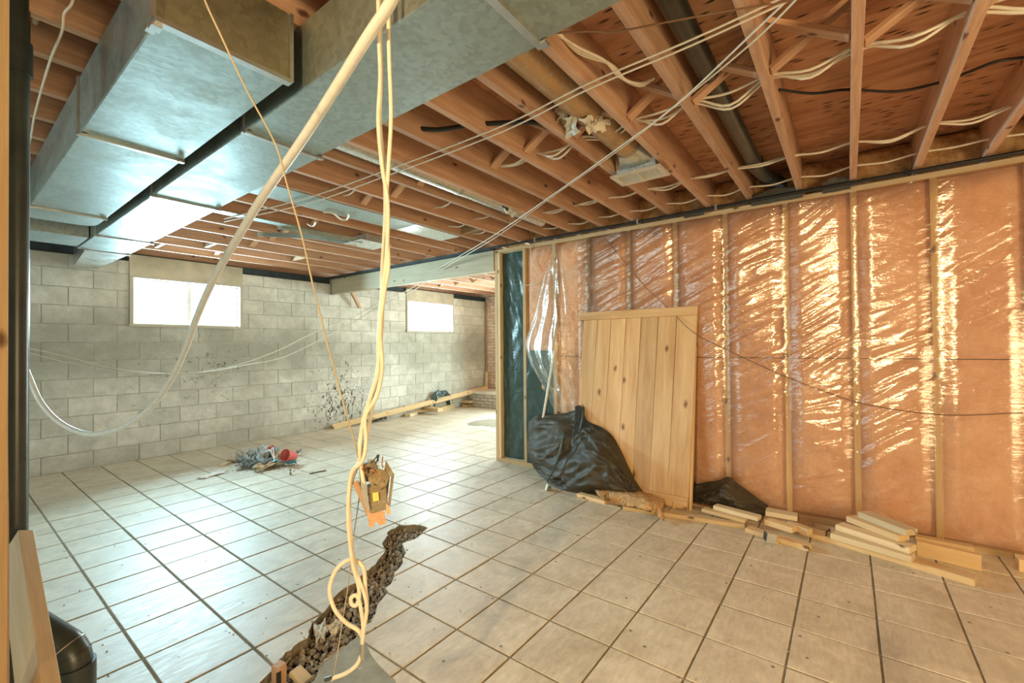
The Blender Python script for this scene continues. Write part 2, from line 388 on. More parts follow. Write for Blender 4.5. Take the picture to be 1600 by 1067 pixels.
def blackpoly(name, c, rough):
    t = NT(name); n = t.noise(t.coord('World'), 6, 4, .5, .8); n2 = t.noise(t.coord('World'), 55, 3)
    t.set(t.mix(t.ramp(t.noise(t.coord('World'), 9, 5, .7), [(.5, 0.0), (.75, .35)]), c, tuple(min(1, a*3+.03) for a in c)), rough, 0, .55)
    t.bump(n, .5, .03); return t.m
M['black_poly'] = blackpoly('black_polythene', (.048, .039, .022), .58)
M['green_poly'] = blackpoly('dark_green_polythene', (.030, .060, .050), .36)

# ------------------------------------------------------------------ floor
rng = random.Random(7)
TS = .308685; TX = 2.39898; TY = 2.68741
trench_px = [(668,824),(650,819),(625,820),(604,832),(598,846),(602,858),(586,882),(572,893),(560,905),(532,924),(505,955),(487,975),(484,992),(462,1008),(445,1022),(425,1050),(380,1090),
             (455,1090),(492,1062),(500,1035),(530,1015),(548,1000),(566,985),(583,966),(592,942),(604,926),(612,905),(630,880),(634,863),(628,850),(655,838)]
trench = [P(x, y, 2, 0).xy for x, y in trench_px]
def jag(poly, a, r):
    out = []
    for i, p in enumerate(poly):
        q = poly[(i+1) % len(poly)]
        for k in range(3):
            t_ = k/3; out.append(p.lerp(q, t_)+Vector((r.uniform(-a, a), r.uniform(-a, a))))
    return out
trench = jag(trench, .011, rng)
bare_px = [(505,1035),(545,1003),(566,988),(578,1022),(616,1064),(640,1100),(500,1130),(468,1080)]
bare = jag([P(x, y, 2, 0).xy for x, y in bare_px], .004, rng)
def prism(poly, z0, z1):
    bm = bmesh.new(); b = [bm.verts.new((p.x, p.y, z0)) for p in poly]; u = [bm.verts.new((p.x, p.y, z1)) for p in poly]
    n = len(poly); bm.faces.new(b[::-1]); bm.faces.new(u)
    for i in range(n): bm.faces.new((b[i], b[(i+1) % n], u[(i+1) % n], u[i]))
    bmesh.ops.recalc_face_normals(bm, faces=bm.faces)
    bmesh.ops.triangulate(bm, faces=[f for f in bm.faces if len(f.verts) > 4])
    me = bpy.data.meshes.new('cut'); bm.to_mesh(me); bm.free(); o = bpy.data.objects.new('cut', me); COL.objects.link(o); return o
cut_tr = prism(trench, -.5, .3); cut_bare = prism(bare, -.3, .3)
def boolean(o, cutter):
    m = o.modifiers.new('b', 'BOOLEAN'); m.object = cutter; m.operation = 'DIFFERENCE'; m.solver = 'EXACT'
    dg = bpy.context.evaluated_depsgraph_get(); dg.update()
    me = bpy.data.meshes.new_from_object(o.evaluated_get(dg)); o.modifiers.clear(); o.data = me
XM, XX, YM, YX = -2.6, 8.0, -2.9, 7.0
m = MB(); m.bb(XM, XX, YM, YX, -.14, -.0025); floor = m.build('floor', M['grout']); tag(floor, kind='structure')
boolean(floor, cut_tr)
tile_var = [bev_box_mesh('tile', TS-.0105+d, TS-.0095+d, .010, .0022) for d in (0, -.0012, .0008)]
for q in tile_var: q.materials.append(M['tile'])
def inside(p, poly):
    c = False; j = len(poly)-1
    for i in range(len(poly)):
        a, b = poly[i], poly[j]
        if (a.y > p.y) != (b.y > p.y) and p.x < (b.x-a.x)*(p.y-a.y)/(b.y-a.y)+a.x: c = not c
        j = i
    return c
cells = []
for i in range(-17, 18):
    for j in range(-18, 15):
        cx, cy = TX+(i+.5)*TS, TY+(j+.5)*TS
        if cx < XM or cx > 7.75 or cy > 6.72 or cy < YM: continue
        q = np.array([cx, cy, 0])-CAMP; dep = q @ _F
        px = 800+FPX*(q @ _R)/dep if dep > .2 else -9e9; py = 533.5-FPX*(q @ _U)/dep if dep > .2 else 9e9
        vis = dep > .2 and -60 < px < 1660 and py < 1150 and not (cx > 4.1 and cy < 3.3) and not (cx > 5.6 and cy < 3.6 + (cx-5.6)*.55)
        cells.append((0 if vis else 1, dep, cx, cy))
cells.sort()
far = MB(); n_obj = 0
hole = [P(*q, 2, 0).xy for q in ((738, 660), (780, 668), (780, 655), (765, 652))]
for vis, dep, cx, cy in cells:
    c = Vector((cx, cy)); corners = [c+Vector((a*TS/2, b*TS/2)) for a in (-1, -.5, 0, .5, 1) for b in (-1, -.5, 0, .5, 1)]
    ins_t = sum(inside(p, trench) for p in corners); ins_b = sum(inside(p, bare) for p in corners)
    near = min((c-p).length for p in trench) < TS*.72
    if ins_t == 25 or ins_b >= 24: continue
    if inside(c, hole): continue
    if n_obj < 300 and vis == 0:
        zz = rng.uniform(-.0012, .0012)
        o = put('tile', rng.choice(tile_var), None, floor, Matrix.Translation((cx, cy, -.0035+zz)) @ Matrix.Rotation(rng.uniform(-.004, .004), 4, 'Z') @ Matrix.Rotation(math.pi*rng.randint(0, 1), 4, 'Z'))
        if near or ins_b or ins_t:
            o.parent = None; o.matrix_basis = W(o)
            if near or ins_t: boolean(o, cut_tr)
            if ins_b or (c-bare[0]).length < .6: boolean(o, cut_bare)
            if len(o.data.polygons) == 0: bpy.data.objects.remove(o); continue
            o.parent = floor; o.matrix_parent_inverse = W(floor).inverted()
        n_obj += 1
    else:
        far.bb(cx-TS/2+.0045, cx+TS/2-.0045, cy-TS/2+.0045, cy+TS/2-.0045, -.008, .0015)
far_o = far.build('tiling', M['tile'], floor); tag(far_o, kind='stuff')
sc_o = prism(bare, -.0024, -.0008); sc_o.name = 'screed_patch'; sc_o.data.materials.append(M['screed']); boolean(sc_o, cut_tr); sc_o.parent = floor
for o in (cut_tr, cut_bare): bpy.data.objects.remove(o)
# trench bed
xs = [p.x for p in trench]; ys = [p.y for p in trench]
gx, gy = np.meshgrid(np.linspace(min(xs)-.05, max(xs)+.05, 90), np.linspace(min(ys)-.05, max(ys)+.05, 90))
gz = -.085+.03*vnoise(gx*9, gy*9, 3)+.012*vnoise(gx*40, gy*40, 4)
bed = put('trench_bed', grid_mesh('trench_bed', gx, gy, gz), M['soil'], floor)
rb = MB()
ico = bmesh.new(); bmesh.ops.create_icosphere(ico, subdivisions=1, radius=1); ico.verts.ensure_lookup_table(); ico.verts.index_update()
icov = [v.co.copy() for v in ico.verts]; icof = [tuple(v.index for v in f.verts) for f in ico.faces]; ico.free()
def stone(mb, c, r, rg):
    R = Matrix.Rotation(rg.uniform(0, 6.3), 3, Vector((rg.uniform(-1, 1), rg.uniform(-1, 1), rg.uniform(-1, 1))).normalized())
    s = Vector((rg.uniform(.7, 1.3), rg.uniform(.6, 1.1), rg.uniform(.45, .85)))
    mb.add([Vector(c)+R @ Vector((v.x*s.x, v.y*s.y, v.z*s.z))*r*rg.uniform(.8, 1.15) for v in icov], icof)
k = 0
while k < 1900:
    p = Vector((rng.uniform(min(xs), max(xs)), rng.uniform(min(ys), max(ys))))
    if not inside(p, trench): continue
    k += 1; r = rng.choice([.005, .007, .009, .012, .018, .010])
    stone(rb, (p.x, p.y, -.075+.03*rng.random()+r*.6), r, rng)
for p in trench:
    for _ in range(2):
        stone(rb, (p.x+rng.uniform(-.03, .03), p.y+rng.uniform(-.03, .03), rng.uniform(-.03, .002)), rng.uniform(.003, .008), rng)
tag(rb.build('gravel', M['rubble'], floor), kind='stuff')
# rough hollow in the far floor where a tile is missing
hx = P(760, 660, 2, 0)
m = MB()
m.lathe([(0, .006), (.12, .010), (.25, .008), (.34, .002), (.36, -.004)], (hx.x, hx.y, 0), Matrix.Diagonal((1.15, .75, 1)), 24); m.build('cement_patch', M['grout'], floor)

# ------------------------------------------------------------------ block wall with two windows
YB = 6.68
wall_left = empty('wall_left', (3, YB, 0), kind='structure')
WINS = [(1.41, 2.62, 1.585, 2.40), (5.48, 6.74, 1.60, 2.40)]
m = MB()
def wall_with_holes(m, x0, x1, y0, y1, z0, z1, holes):
    x = x0
    for (a, b, c, d) in holes:
        m.bb(x, a, y0, y1, z0, z1); m.bb(a, b, y0, y1, z0, c)
        if d < z1: m.bb(a, b, y0, y1, d, z1)
        x = b
    m.bb(x, x1, y0, y1, z0, z1)
wall_with_holes(m, XM, 8.0, YB+.005, YB+.30, -.1, 2.34, [(a, b, c, 2.34) for a, b, c, d in WINS])
m.build('mortar_core', M['mortar'], wall_left)
cache = {}
def block(x0, x1, z0, z1):
    if x1-x0 < .05 or z1-z0 < .04: return
    key = (round(x1-x0, 3), round(z1-z0, 3))
    if key not in cache:
        me = bev_box_mesh('block', x1-x0-.006, .05, z1-z0-.007, .0035); me.materials.append(M['block']); cache[key] = me
    put('block', cache[key], None, wall_left, Matrix.Translation(((x0+x1)/2, YB+.026+rng.uniform(-.0025, .0025), (z0+z1)/2)))
for r in range(12):
    z0 = .2*r-.015; z1 = min(z0+.2, 2.34)
    x = -.9+(.2 if r % 2 else 0)
    while x < 7.78:
        a, b = x, min(x+.4, 7.78); x += .4
        segs = [(a, b)]
        for (wa, wb, wc, wd_) in WINS:
            if z1 > wc+.02:
                ns = []
                for s0, s1 in segs:
                    if s1 <= wa or s0 >= wb: ns.append((s0, s1)); continue
                    if s0 < wa: ns.append((s0, wa))
                    if s1 > wb: ns.append((wb, s1))
                segs = ns
        for s0, s1 in segs: block(s0, s1, max(z0, 0), z1)
m = MB(); m.bb(XM, 8.0, YB+.03, YB+.30, 2.34, 2.44); m.build('sill_plate', M['dark_sill'], wall_left)
m = MB(); m.bb(XM, 8.0, YB+.12, YB+.30, 2.44, 2.69); m.build('rim_board', M['joist'], wall_left)

def window(n, a, b, c, d, ztop, mull):
    w = empty(f'window_{n}', ((a+b)/2, YB, c), kind='structure')
    m = MB(); m.bb(a, b, YB-.012, YB+.29, ztop+.02, d+.02); m.build('lintel_panel', M['window_wood'], w)
    m = MB(); y0, y1 = YB-.018, YB+.12; th = .035
    m.bb(a, a+th, y0, y1, c, ztop+.02); m.bb(b-th, b, y0, y1, c, ztop+.02); m.bb(a+th, b-th, y0, y1, ztop-.012, ztop+.02); m.bb(a-.012, b+.012, y0-.012, y1, c-.012, c+.018)
    m.build('window_frame', M['frame_wood'], w)
    y2, y3 = YB+.07, YB+.10
    m = MB(); s = .018
    m.bb(a+th, a+th+s, y2, y3, c+.018, ztop-.012); m.bb(b-th-s, b-th, y2, y3, c+.018, ztop-.012)
    m.bb(a+th+s, b-th-s, y2, y3, c+.018, c+.018+s); m.bb(a+th+s, b-th-s, y2, y3, ztop-.012-s, ztop-.012)
    m.build('window_sash', M['white_paint'], w)
    if mull:
        m = MB(); m.bb((a+b)/2-.02, (a+b)/2+.02, y2-.012, y3, c+.018, ztop-.012); m.build('mullion', M['white_paint'], w)
    xs_ = [a+th+s, (a+b)/2, b-th-s] if mull else [a+th+s, b-th-s]
    for u, v_ in zip(xs_[:-1], xs_[1:]):
        m = MB(); m.bb(u+.02*(u != xs_[0]), v_-.02*(v_ != xs_[-1]), y2+.010, y2+.014, c+.018+s, ztop-.012-s); m.build('pane', M['glass'], w)
window(1, *WINS[0][:3], 2.40, 2.16, True)
window(2, *WINS[1][:3], 2.40, 2.19, True)

# ------------------------------------------------------------------ brick wall and hearth at the far end
XB = 7.80
wall_back = empty('wall_back', (XB, 5, 0), kind='structure')
m = MB(); m.bb(XB+.012, XB+.2, 1.0, YB+.02, -.1, 2.69); m.build('mortar_core', M['mortar'], wall_back)
m = MB()
for r in range(36):
    z = .02+r*.0695
    y = 2.4+(.1125 if r % 2 else 0)
    while y < YB-.02:
        y1 = min(y+.212, YB-.004); m.bb(XB-rng.uniform(0, .006), XB+.05, y, y1, z, z+.060); y += .2245
tag(m.build('brickwork', M['brick'], wall_back), kind='stuff')
HX0, HY0, HZ = 7.12, 5.2, .335
hearth = empty('hearth', (7.46, 6, 0), 'low brick hearth ledge with pale stone top in the far corner below the brick wall', 'hearth')
m = MB(); m.bb(HX0+.03, XB-.004, HY0+.03, YB-.006, .004, HZ-.05); m.build('core', M['mortar'], hearth)
bk = bev_box_mesh('brick', .05, .205, .058, .003); bk.materials.append(M['hearth_brick'])
bk2 = bev_box_mesh('brick', .205, .05, .058, .003); bk2.materials.append(M['hearth_brick'])
for r in range(4):
    y = HY0+.11+(.10 if r % 2 else 0)
    while y < YB-.12:
        put('brick', bk, None, hearth, Matrix.Translation((HX0+.035+rng.uniform(-.003, .003), y, .038+r*.068))); y += .217
    x = HX0+.17
    while x < XB-.1:
        put('brick', bk2, None, hearth, Matrix.Translation((x, HY0+.035, .038+r*.068))); x += .217
for k in range(3):
    me = bev_box_mesh('hearth_slab', .70, .485, .05, .006)
    put('hearth_slab', me, M['stone_white'], hearth, Matrix.Translation((XB-.352, HY0+.25+k*.49, HZ-.025)))
# other shell walls (outside the picture)
m = MB(); m.bb(XM-.12, XM, YM, YX, -.1, 2.69); tag(m.build('wall_front', M['paint_wall']), kind='structure')
m = MB(); m.bb(XM, 4.1, YM-.12, YM, -.1, 2.69); tag(m.build('wall_rear', M['paint_wall']), kind='structure')
m = MB(); m.bb(4.12, 8.0, .9, 1.02, -.1, 2.69); tag(m.build('wall_inner', M['paint_wall']), kind='structure')

# ------------------------------------------------------------------ ceiling: subfloor sheets and joists
ZJ, JD = 2.44, .235
ZS = ZJ+JD
ceiling = empty('ceiling', (3, 2, ZS), kind='structure')
x = XM
while x < 8:
    y = YM+(.6 if int(round((x-XM)/1.22)) % 2 else 0)-.6
    while y < YX:
        y0, y1, x1 = max(y, YM), min(y+2.44, YX), min(x+1.22, 8.0)
        if y1 > y0+.05:
            me = bev_box_mesh('subfloor_sheet', x1-x-.004, y1-y0-.004, .018, 0)
            put('subfloor_sheet', me, M['ply'], ceiling, Matrix.Translation(((x+x1)/2, (y0+y1)/2, ZS+.0095)))
        y += 2.44
    x += 1.22
m = MB(); m.bb(XM-.1, 8.1, YM-.1, YX+.05, ZS+.02, ZS+.05); m.build('upper_floor', M['pine_old'], ceiling)
JY = [-2.6, -2.28, -1.96, -1.64, -1.32, -1.01, -.70, -.38, -.045, .27, .60, .905, 1.225, 1.55, 1.86, 2.19, 2.47, 2.82, 3.15, 3.46, 3.73, 4.13, 4.54, 4.94, 5.42, 5.85, 6.29]
XW = 3.92
jm = {}
for i, y in enumerate(JY):
    spans = [(XM, 4.08)] if y < 3.3 else [(XM, 3.99), (3.99, 7.79)]
    for a, b in spans:
        k = (round(b-a, 2))
        if k not in jm:
            jm[k] = bev_box_mesh('joist', b-a, .038, JD, .002); jm[k].materials.append(M['joist'])
        put('joist', jm[k], None, ceiling, Matrix.Translation(((a+b)/2, y, ZJ+JD/2)))
m = MB(); m.bb(4.08, 4.12, YM, 3.3, ZJ, ZS); m.build('rim_joist', M['joist'], ceiling)
# cross bridging between joists
def bridging(x, ya, yb, mat='joist', both=True):
    lumber('bridging', (x, ya+.02, ZJ+.03), (x, yb-.02, ZS-.03), .055, .022, M[mat], parent=ceiling, up=(0, .3, 1))
    if both: lumber('bridging', (x+.06, yb-.02, ZJ+.03), (x+.06, ya+.02, ZS-.03), .055, .022, M[mat], parent=ceiling, up=(0, .3, 1))
for i in range(5, len(JY)-1):
    if i == 14 or i == 18 or i == 19: continue
    bridging(2.12+rng.uniform(-.05, .05), JY[i], JY[i+1], 'joist' if i < 14 else 'orange_wood')
for i in range(21, len(JY)-1): bridging(5.9, JY[i], JY[i+1], 'pine_old')
# blocks of wood nailed between far joists
for (x, y0, y1) in ((1.55, 5.87, 6.27), (1.9, 5.44, 5.83), (3.3, 2.84, 3.13), (2.9, 5.44, 5.83)):
    lumber('blocking', (x, y0, ZJ+.06), (x, y1, ZJ+.06), .038, .09, M['pine_old'], parent=ceiling)
# yellow insulation stuffed between joist ends above the stud wall
for i in range(3, 18):
    ya, yb = JY[i]+.02, JY[i+1]-.02
    gy, gz = np.meshgrid(np.linspace(ya, yb, 22), np.linspace(ZJ+.0, ZS-.01, 18))
    gx = 4.06-.055*(1-np.abs(2*(gz-ZJ)/JD-1)**3)-.035*vnoise(gy*9+i*3, gz*11, 20+i)-.012*vnoise(gy*40, gz*40, 50+i)
    put('insulation_stuffing', grid_mesh('insulation_stuffing', gx, gy, gz), M['yellow'], ceiling)

# ------------------------------------------------------------------ insulated stud wall
wall_right = empty('wall_right', (XW, 1, 0), kind='structure')
ZT = 2.405
SD = .089
SY = [2.805, 2.42, 2.03, 1.61, 1.185, .785, .365, -.045, -.455, -.865, -1.27, -1.68, -2.09, -2.5]
for y in [3.20]+SY:
    w = .038
    lumber('stud', (XW+SD/2, y, .038), (XW+SD/2, y, ZT-.038), w, SD, M['stud'], up=(1, 0, 0), parent=wall_right)
lumber('stud', (XW+SD/2+.002, 3.162, .038), (XW+SD/2+.002, 3.162, ZT-.038), .036, SD, M['pine'], up=(1, 0, 0), parent=wall_right)
for nm, z in (('bottom_plate', .019), ('top_plate', ZT-.019)):
    lumber(nm, (XW+SD/2, YM, z), (XW+SD/2, 3.22, z), SD, .038, M['stud'], parent=wall_right)
m = MB(); m.bb(XW+SD+.012, XW+SD+.06, YM, 2.80, 0, 2.43); m.build('sheathing', M['dark_sill'], wall_right)
# batts, two per bay
ys_ = SY
for b in range(len(ys_)-1):
    y1, y0 = ys_[b]-.019, ys_[b+1]+.019
    for k, (z0, z1) in enumerate(((.04, 1.19), (1.195, ZT-.04))):
        ny, nz = 34, 80
        gy, gz = np.meshgrid(np.linspace(y0, y1, ny), np.linspace(z0, z1, nz))
        u = (gy-y0)/(y1-y0)*2-1; w_ = (gz-z0)/(z1-z0)*2-1
        bul = (1-np.abs(u)**4)*(1-np.abs(w_)**14)
        s = b*2+k
        gx = XW+.050-.040*bul-(.012*vnoise(gy*7+s, gz*5, 60+s)+.006*vnoise(gy*26, gz*22, 90+s)+.003*vnoise(gy*70, gz*70, 120+s))*bul
        gx = np.maximum(gx, XW+.004)
        if k == 0 and b in (0,):
            gx = gx+.0
        put('insulation_batt', grid_mesh('insulation_batt', gx, gy, gz), M['pink'], wall_right)
# dark polythene in the end bay and behind the second
def sheet_yz(name, xpl, y0, y1, z0, z1, ny, nz, amp, mat, parent, seed, fn=None):
    gy, gz = np.meshgrid(np.linspace(y0, y1, ny), np.linspace(z0, z1, nz))
    gx = xpl+amp*(vnoise(gy*4, gz*2.2, seed)+.6*vnoise(gy*11+gz*4, gz*4, seed+1)+.35*vnoise(gy*24-gz*6, gz*7, seed+2))
    if fn is not None: gx = fn(gx, gy, gz)
    return put(name, grid_mesh(name, gx, gy, gz), mat, parent)
sheet_yz('polythene_backing', XW+.058, 2.826, 3.145, .04, ZT-.04, 60, 140, .013, M['green_poly'], wall_right, 5)
gb = sheet_yz('polythene_backing', XW+.002, 2.442, 2.785, .04, 1.255, 40, 90, .008, M['green_poly'], wall_right, 9)
# clear vapour barrier stapled over the studs
NY, NZ = 560, 330
YV0, YV1 = -2.6, 2.13
gy, gz = np.meshgrid(np.linspace(YV1, YV0, NY), np.linspace(.03, 2.36, NZ))
sd = np.min(np.abs(gy[..., None]-np.array(SY)[None, None, :]), -1)      # distance to nearest stud
hold = np.clip(sd/.10, 0, 1); hold = hold*hold*(3-2*hold)
th = math.radians(27)
a = -gy*math.cos(th)+gz*math.sin(th); bq = gy*math.sin(th)+gz*math.cos(th)
def ridge(v): return 1-np.abs(v)*2
warp = .05*vnoise(gy*3.1, gz*3.1, 31)
w1 = ridge(vnoise(a*2.2, (bq+warp)*16, 32)); w2 = ridge(vnoise(a*4.0, (bq+warp*.7)*42, 33)); w3 = vnoise(gy*2.3, gz*1.6, 34)
act = np.clip(.35+.95*vnoise(gy*1.3+5, gz*1.1+2, 35)+.35*np.exp(-((gy-.35)/.9)**2)*np.exp(-((gz-1.4)/.6)**2)*2, .06, 1.25)
gx = XW-.0035-hold*(.010+.008*(w3+.4))-act*(.0055*w1+.0028*w2)*(.35+.65*hold)
gx = np.minimum(gx, XW-.0018)
vb = put('vapour_barrier', grid_mesh('vapour_barrier', gx, gy, gz), M['vapour'], wall_right)

# long wooden beam that carries on from the stud wall
lumber('carrying_beam', (3.955, 3.222, 2.285), (3.955, 6.60, 2.285), .09, .24, M['beam'], bev=.004)
bm_o = bpy.data.objects['carrying_beam']
tag(bm_o, 'long pale wooden beam under the joists between stud wall and concrete block wall', 'beam')
bm_o['kind'] = 'structure'
m = MB(); m.bb(3.86, 4.05, 3.23, 6.66, 2.408, 2.436); m.build('packing_strip', M['dark_sill'], bm_o)
m = MB(); m.bb(3.93, 3.99, 6.6, 6.70, 2.165, 2.44); m.build('bearing_pocket', M['grey_wood'], bm_o)
br = lumber('brace', P(545, 452, 1, 6.55)+Vector((0,0,.04)), P(562, 481, 1, 6.60), .04, .05, M['orange_wood'], up=(0, 1, 0))
tag(br, 'short slanted wood brace nailed below the end of the long pale beam', 'wood brace')

# ------------------------------------------------------------------ sheet-metal ducts under the joists
ZD = 2.20
def sheet_box(name, x0, x1, y0, y1, z0, z1, mat, parent, bev=.004):
    me = bev_box_mesh(name, x1-x0, y1-y0, z1-z0, bev)
    return put(name, me, mat, parent, Matrix.Translation(((x0+x1)/2, (y0+y1)/2, (z0+z1)/2)))
def seam(parent, x0, x1, y, z0=ZD, z1=ZJ-.004):     # drive-cleat frame round a joint across Y
    m = MB(); e = .007
    m.bb(x0-e, x1+e, y-.012, y+.012, z0-e, z0+.002); m.bb(x0-e, x0+.002, y-.012, y+.012, z0, z1); m.bb(x1-.002, x1+e, y-.012, y+.012, z0, z1)
    o = m.build('duct_cleat', M['steel'], parent)
    m = MB(); m.bb(x0-.004, x0+.022, y-.03, y-.010, z0-.014, z0-.004); m.build('clip', M['steel'], o)
    m = MB(); m.bb(x1-.022, x1+.004, y-.03, y-.010, z0-.014, z0-.004); m.build('clip', M['steel'], o)
trunk = empty('supply_duct', (.94, 2.5, ZD), 'long galvanised trunk duct running the whole room under the joists, right of the shorter duct', 'duct')
ys2 = [-1.6, .72, 1.98, 3.23, 4.68, 5.41]
for i in range(5):
    sheet_box('duct_section', .782, 1.092+.012*i, ys2[i]+.002, ys2[i+1]-.002, ZD, ZJ-.006, M['galv'], trunk)
    if i: seam(trunk, .782, 1.092+.012*i, ys2[i])
seam(trunk, .83, 1.14, 5.41)
m = MB()
v = [(.84, 5.42), (1.135, 5.42), (1.12, 6.62), (.93, 6.62)]
for z in (ZD, ZJ-.006): m.v += [(a, b, z) for a, b in v]; m.sm
m.f += [(3, 2, 1, 0), (4, 5, 6, 7), (0, 1, 5, 4), (1, 2, 6, 5), (2, 3, 7, 6), (3, 0, 4, 7)]; m.sm = [False]*6
m.build('end_section', M['galv_shiny'], trunk)
sheet_box('branch', -.9, .775, 4.86, 5.34, ZD+.004, ZJ-.006, M['galv'], trunk)
ret = empty('return_duct', (.55, 3, ZD), 'shorter galvanised duct with a brown end plate facing the room, left of the long duct', 'duct')
ys1 = [1.50, 2.53, 4.04]
for i in range(2):
    sheet_box('duct_section', .372, .728, ys1[i]+.002, ys1[i+1]-.002, ZD, ZJ-.006, M['galv'], ret)
    if i: seam(ret, .372, .728, ys1[i])
seam(ret, .372, .728, 4.04)
m = MB(); prof = [(-.9, 4.045), (.728, 4.045), (.728, 4.27), (.715, 4.33), (.69, 4.365), (.65, 4.385), (.60, 4.39), (-.9, 4.39)]
n = len(prof)
m.add([(a, b, ZD) for a, b in prof]+[(a, b, ZJ-.006) for a, b in prof], [tuple(range(n))[::-1], tuple(range(n, 2*n))]+[(i, (i+1) % n, n+(i+1) % n, n+i) for i in range(n)])
m.build('elbow', M['galv'], ret)
me = bev_box_mesh('end_plate', .362, .006, .236, .001)
ep = put('end_plate', me, M['galv_old'], ret, Matrix.Translation((.55, 1.497, ZD+.117)))
m = MB(); m.bb(.366, .734, 1.476, 1.503, ZD-.010, ZD+.004); m.bb(.734-.003, .742, 1.48, 1.503, ZD, ZJ-.01); m.bb(.360, .368, 1.48, 1.503, ZD, ZJ-.01)
m.build('end_flange', M['steel'], ret)
m = MB(); m.bb(.36, .385, 1.49, 1.52, ZD-.018, ZD-.010); m.bb(.358, .378, 1.52, 1.545, ZD-.014, ZD-.002); m.build('corner_clip', M['steel'], ret)
# sheet-metal cover panning the joist bay
pan = empty('panned_joist_cover', (2.3, 3.31, ZJ), 'flat pale sheet metal nailed under one joist bay beyond the long duct', 'metal cover')
sheet_box('cover_sheet', 1.12, 2.72, 3.165, 3.45, ZJ-.004, ZJ-.0015, M['galv'], pan, 0)
sheet_box('end_sheet', 2.715, 3.30, 3.165, 3.45, ZJ-.0055, ZJ-.003, M['galv_shiny'], pan, 0)
# round ducts
rd = empty('round_duct', (2.2, 1.06, 2.5), 'rusty round duct between joists ending in a boot with a floor register', 'duct')
ry = 1.065; rz = 2.53; rr = .076
m = MB(); m.tube([(.90, ry, rz), (1.0, ry, rz), (1.85, ry, rz), (2.62, ry, rz)], rr, 28); m.build('pipe', M['galv_rust'], rd)
for x in (1.2, 2.10, 2.58):
    m = MB(); m.tube([(x-.012, ry, rz), (x+.012, ry, rz)], rr+.004, 28); m.build('pipe_crimp', M['steel'], rd)
m = MB()
A = []
for k in range(24):
    th = 2*math.pi*k/24; A.append(Vector((2.60, ry+rr*math.cos(th), rz+rr*math.sin(th))))
Bq = []
for k in range(24):
    th = 2*math.pi*k/24; c_, s_ = math.cos(th), math.sin(th); q = 1/max(abs(c_), abs(s_))
    Bq.append(Vector((2.70+.04*(1-s_*q), ry+.128*c_*q, ZJ+.05+.062*s_*q)))
Cq = []
for k in range(24):
    th = 2*math.pi*k/24; c_, s_ = math.cos(th), math.sin(th); q = 1/max(abs(c_), abs(s_))
    Cq.append(Vector((2.80-.075*s_*q, ry+.128*c_*q, ZJ-.03)))
m.add(A+Bq, [(i, (i+1) % 24, 24+(i+1) % 24, 24+i) for i in range(24)], True)
m.add(Bq+Cq, [(i, (i+1) % 24, 24+(i+1) % 24, 24+i) for i in range(24)])
m.build('boot', M['galv_shiny'], rd)
rg = MB(); rg.bb(2.70, 2.90, ry-.165, ry-.130, ZJ-.040, ZJ-.028); rg.bb(2.70, 2.90, ry+.130, ry+.165, ZJ-.040, ZJ-.028)
rg.bb(2.70, 2.735, ry-.13, ry+.13, ZJ-.040, ZJ-.028); rg.bb(2.865, 2.90, ry-.13, ry+.13, ZJ-.040, ZJ-.028); rg.bb(2.735, 2.865, ry-.006, ry+.006, ZJ-.040, ZJ-.028)
reg = rg.build('register_frame', M['white_metal'], rd)
for k in range(9):
    for s_ in (-1, 1):
        m = MB(); m.box((2.742+.0145*k, ry+s_*.068, ZJ-.031), (.0035, .118, .014), Matrix.Rotation(.6, 3, 'Y')); m.build('louvre', M['white_metal'], reg)
# torn grey tape round the pipe
tp = MB()
def crumple_verts(c, R, sx, sy, amp, seed, n=16):
    gx, gy = np.meshgrid(np.linspace(-1, 1, n), np.linspace(-1, 1, n))
    hz = amp*(vnoise(gx*2.2+seed, gy*2.2, seed)+.5*vnoise(gx*5, gy*5+seed, seed+7))
    ex = sx*(1+.25*vnoise(gy*2, gx*0+seed, seed+3)); ey = sy*(1+.25*vnoise(gx*2, gy*0+seed, seed+5))
    vs = [Vector(c)+R @ Vector((float(a), float(b), float(h))) for a, b, h in zip((gx*ex/2).ravel(), (gy*ey/2).ravel(), hz.ravel())]
    return vs, [(i*n+j, i*n+j+1, (i+1)*n+j+1, (i+1)*n+j) for i in range(n-1) for j in range(n-1)]
for k, (dx, dy, dz, s1, s2, r1, r2) in enumerate(((0, .06, -.075, .12, .08, .4, .3), (.05, .10, -.06, .09, .10, 1.2, .8), (.06, -.02, -.085, .16, .06, .1, -.2), (-.03, .11, -.02, .10, .06, 1.0, 1.3), (.12, -.05, -.07, .10, .06, -.3, -.5))):
    vs, fs = crumple_verts((2.0+dx, ry+dy, rz+dz), Matrix.Rotation(r1, 3, 'Z') @ Matrix.Rotation(r2, 3, 'X'), s1, s2, .02, 11+k, 9); tp.add(vs, fs, True)
tpo = tp.build('torn_tape', M['tape'], rd)
rd2 = empty('thin_duct', (2, 2.33, 2.5), 'slim shiny round pipe running between two joists beside the rusty duct bay', 'duct')
m = MB(); m.tube([(1.0, 2.325, 2.505), (2.2, 2.325, 2.505), (3.55, 2.325, 2.505)], .055, 24); m.build('pipe', M['galv_shiny'], rd2)
m = MB(); m.tube([(2.4, 2.325, 2.505), (2.425, 2.325, 2.505)], .058, 24); m.build('pipe_crimp', M['steel'], rd2)
vs, fs = crumple_verts((3.0, 2.27, 2.44), Matrix.Rotation(.3, 3, 'Z'), .2, .07, .03, 44, 10); m = MB(); m.add(vs, fs, True); m.build('torn_tape', M['tape'], rd2)
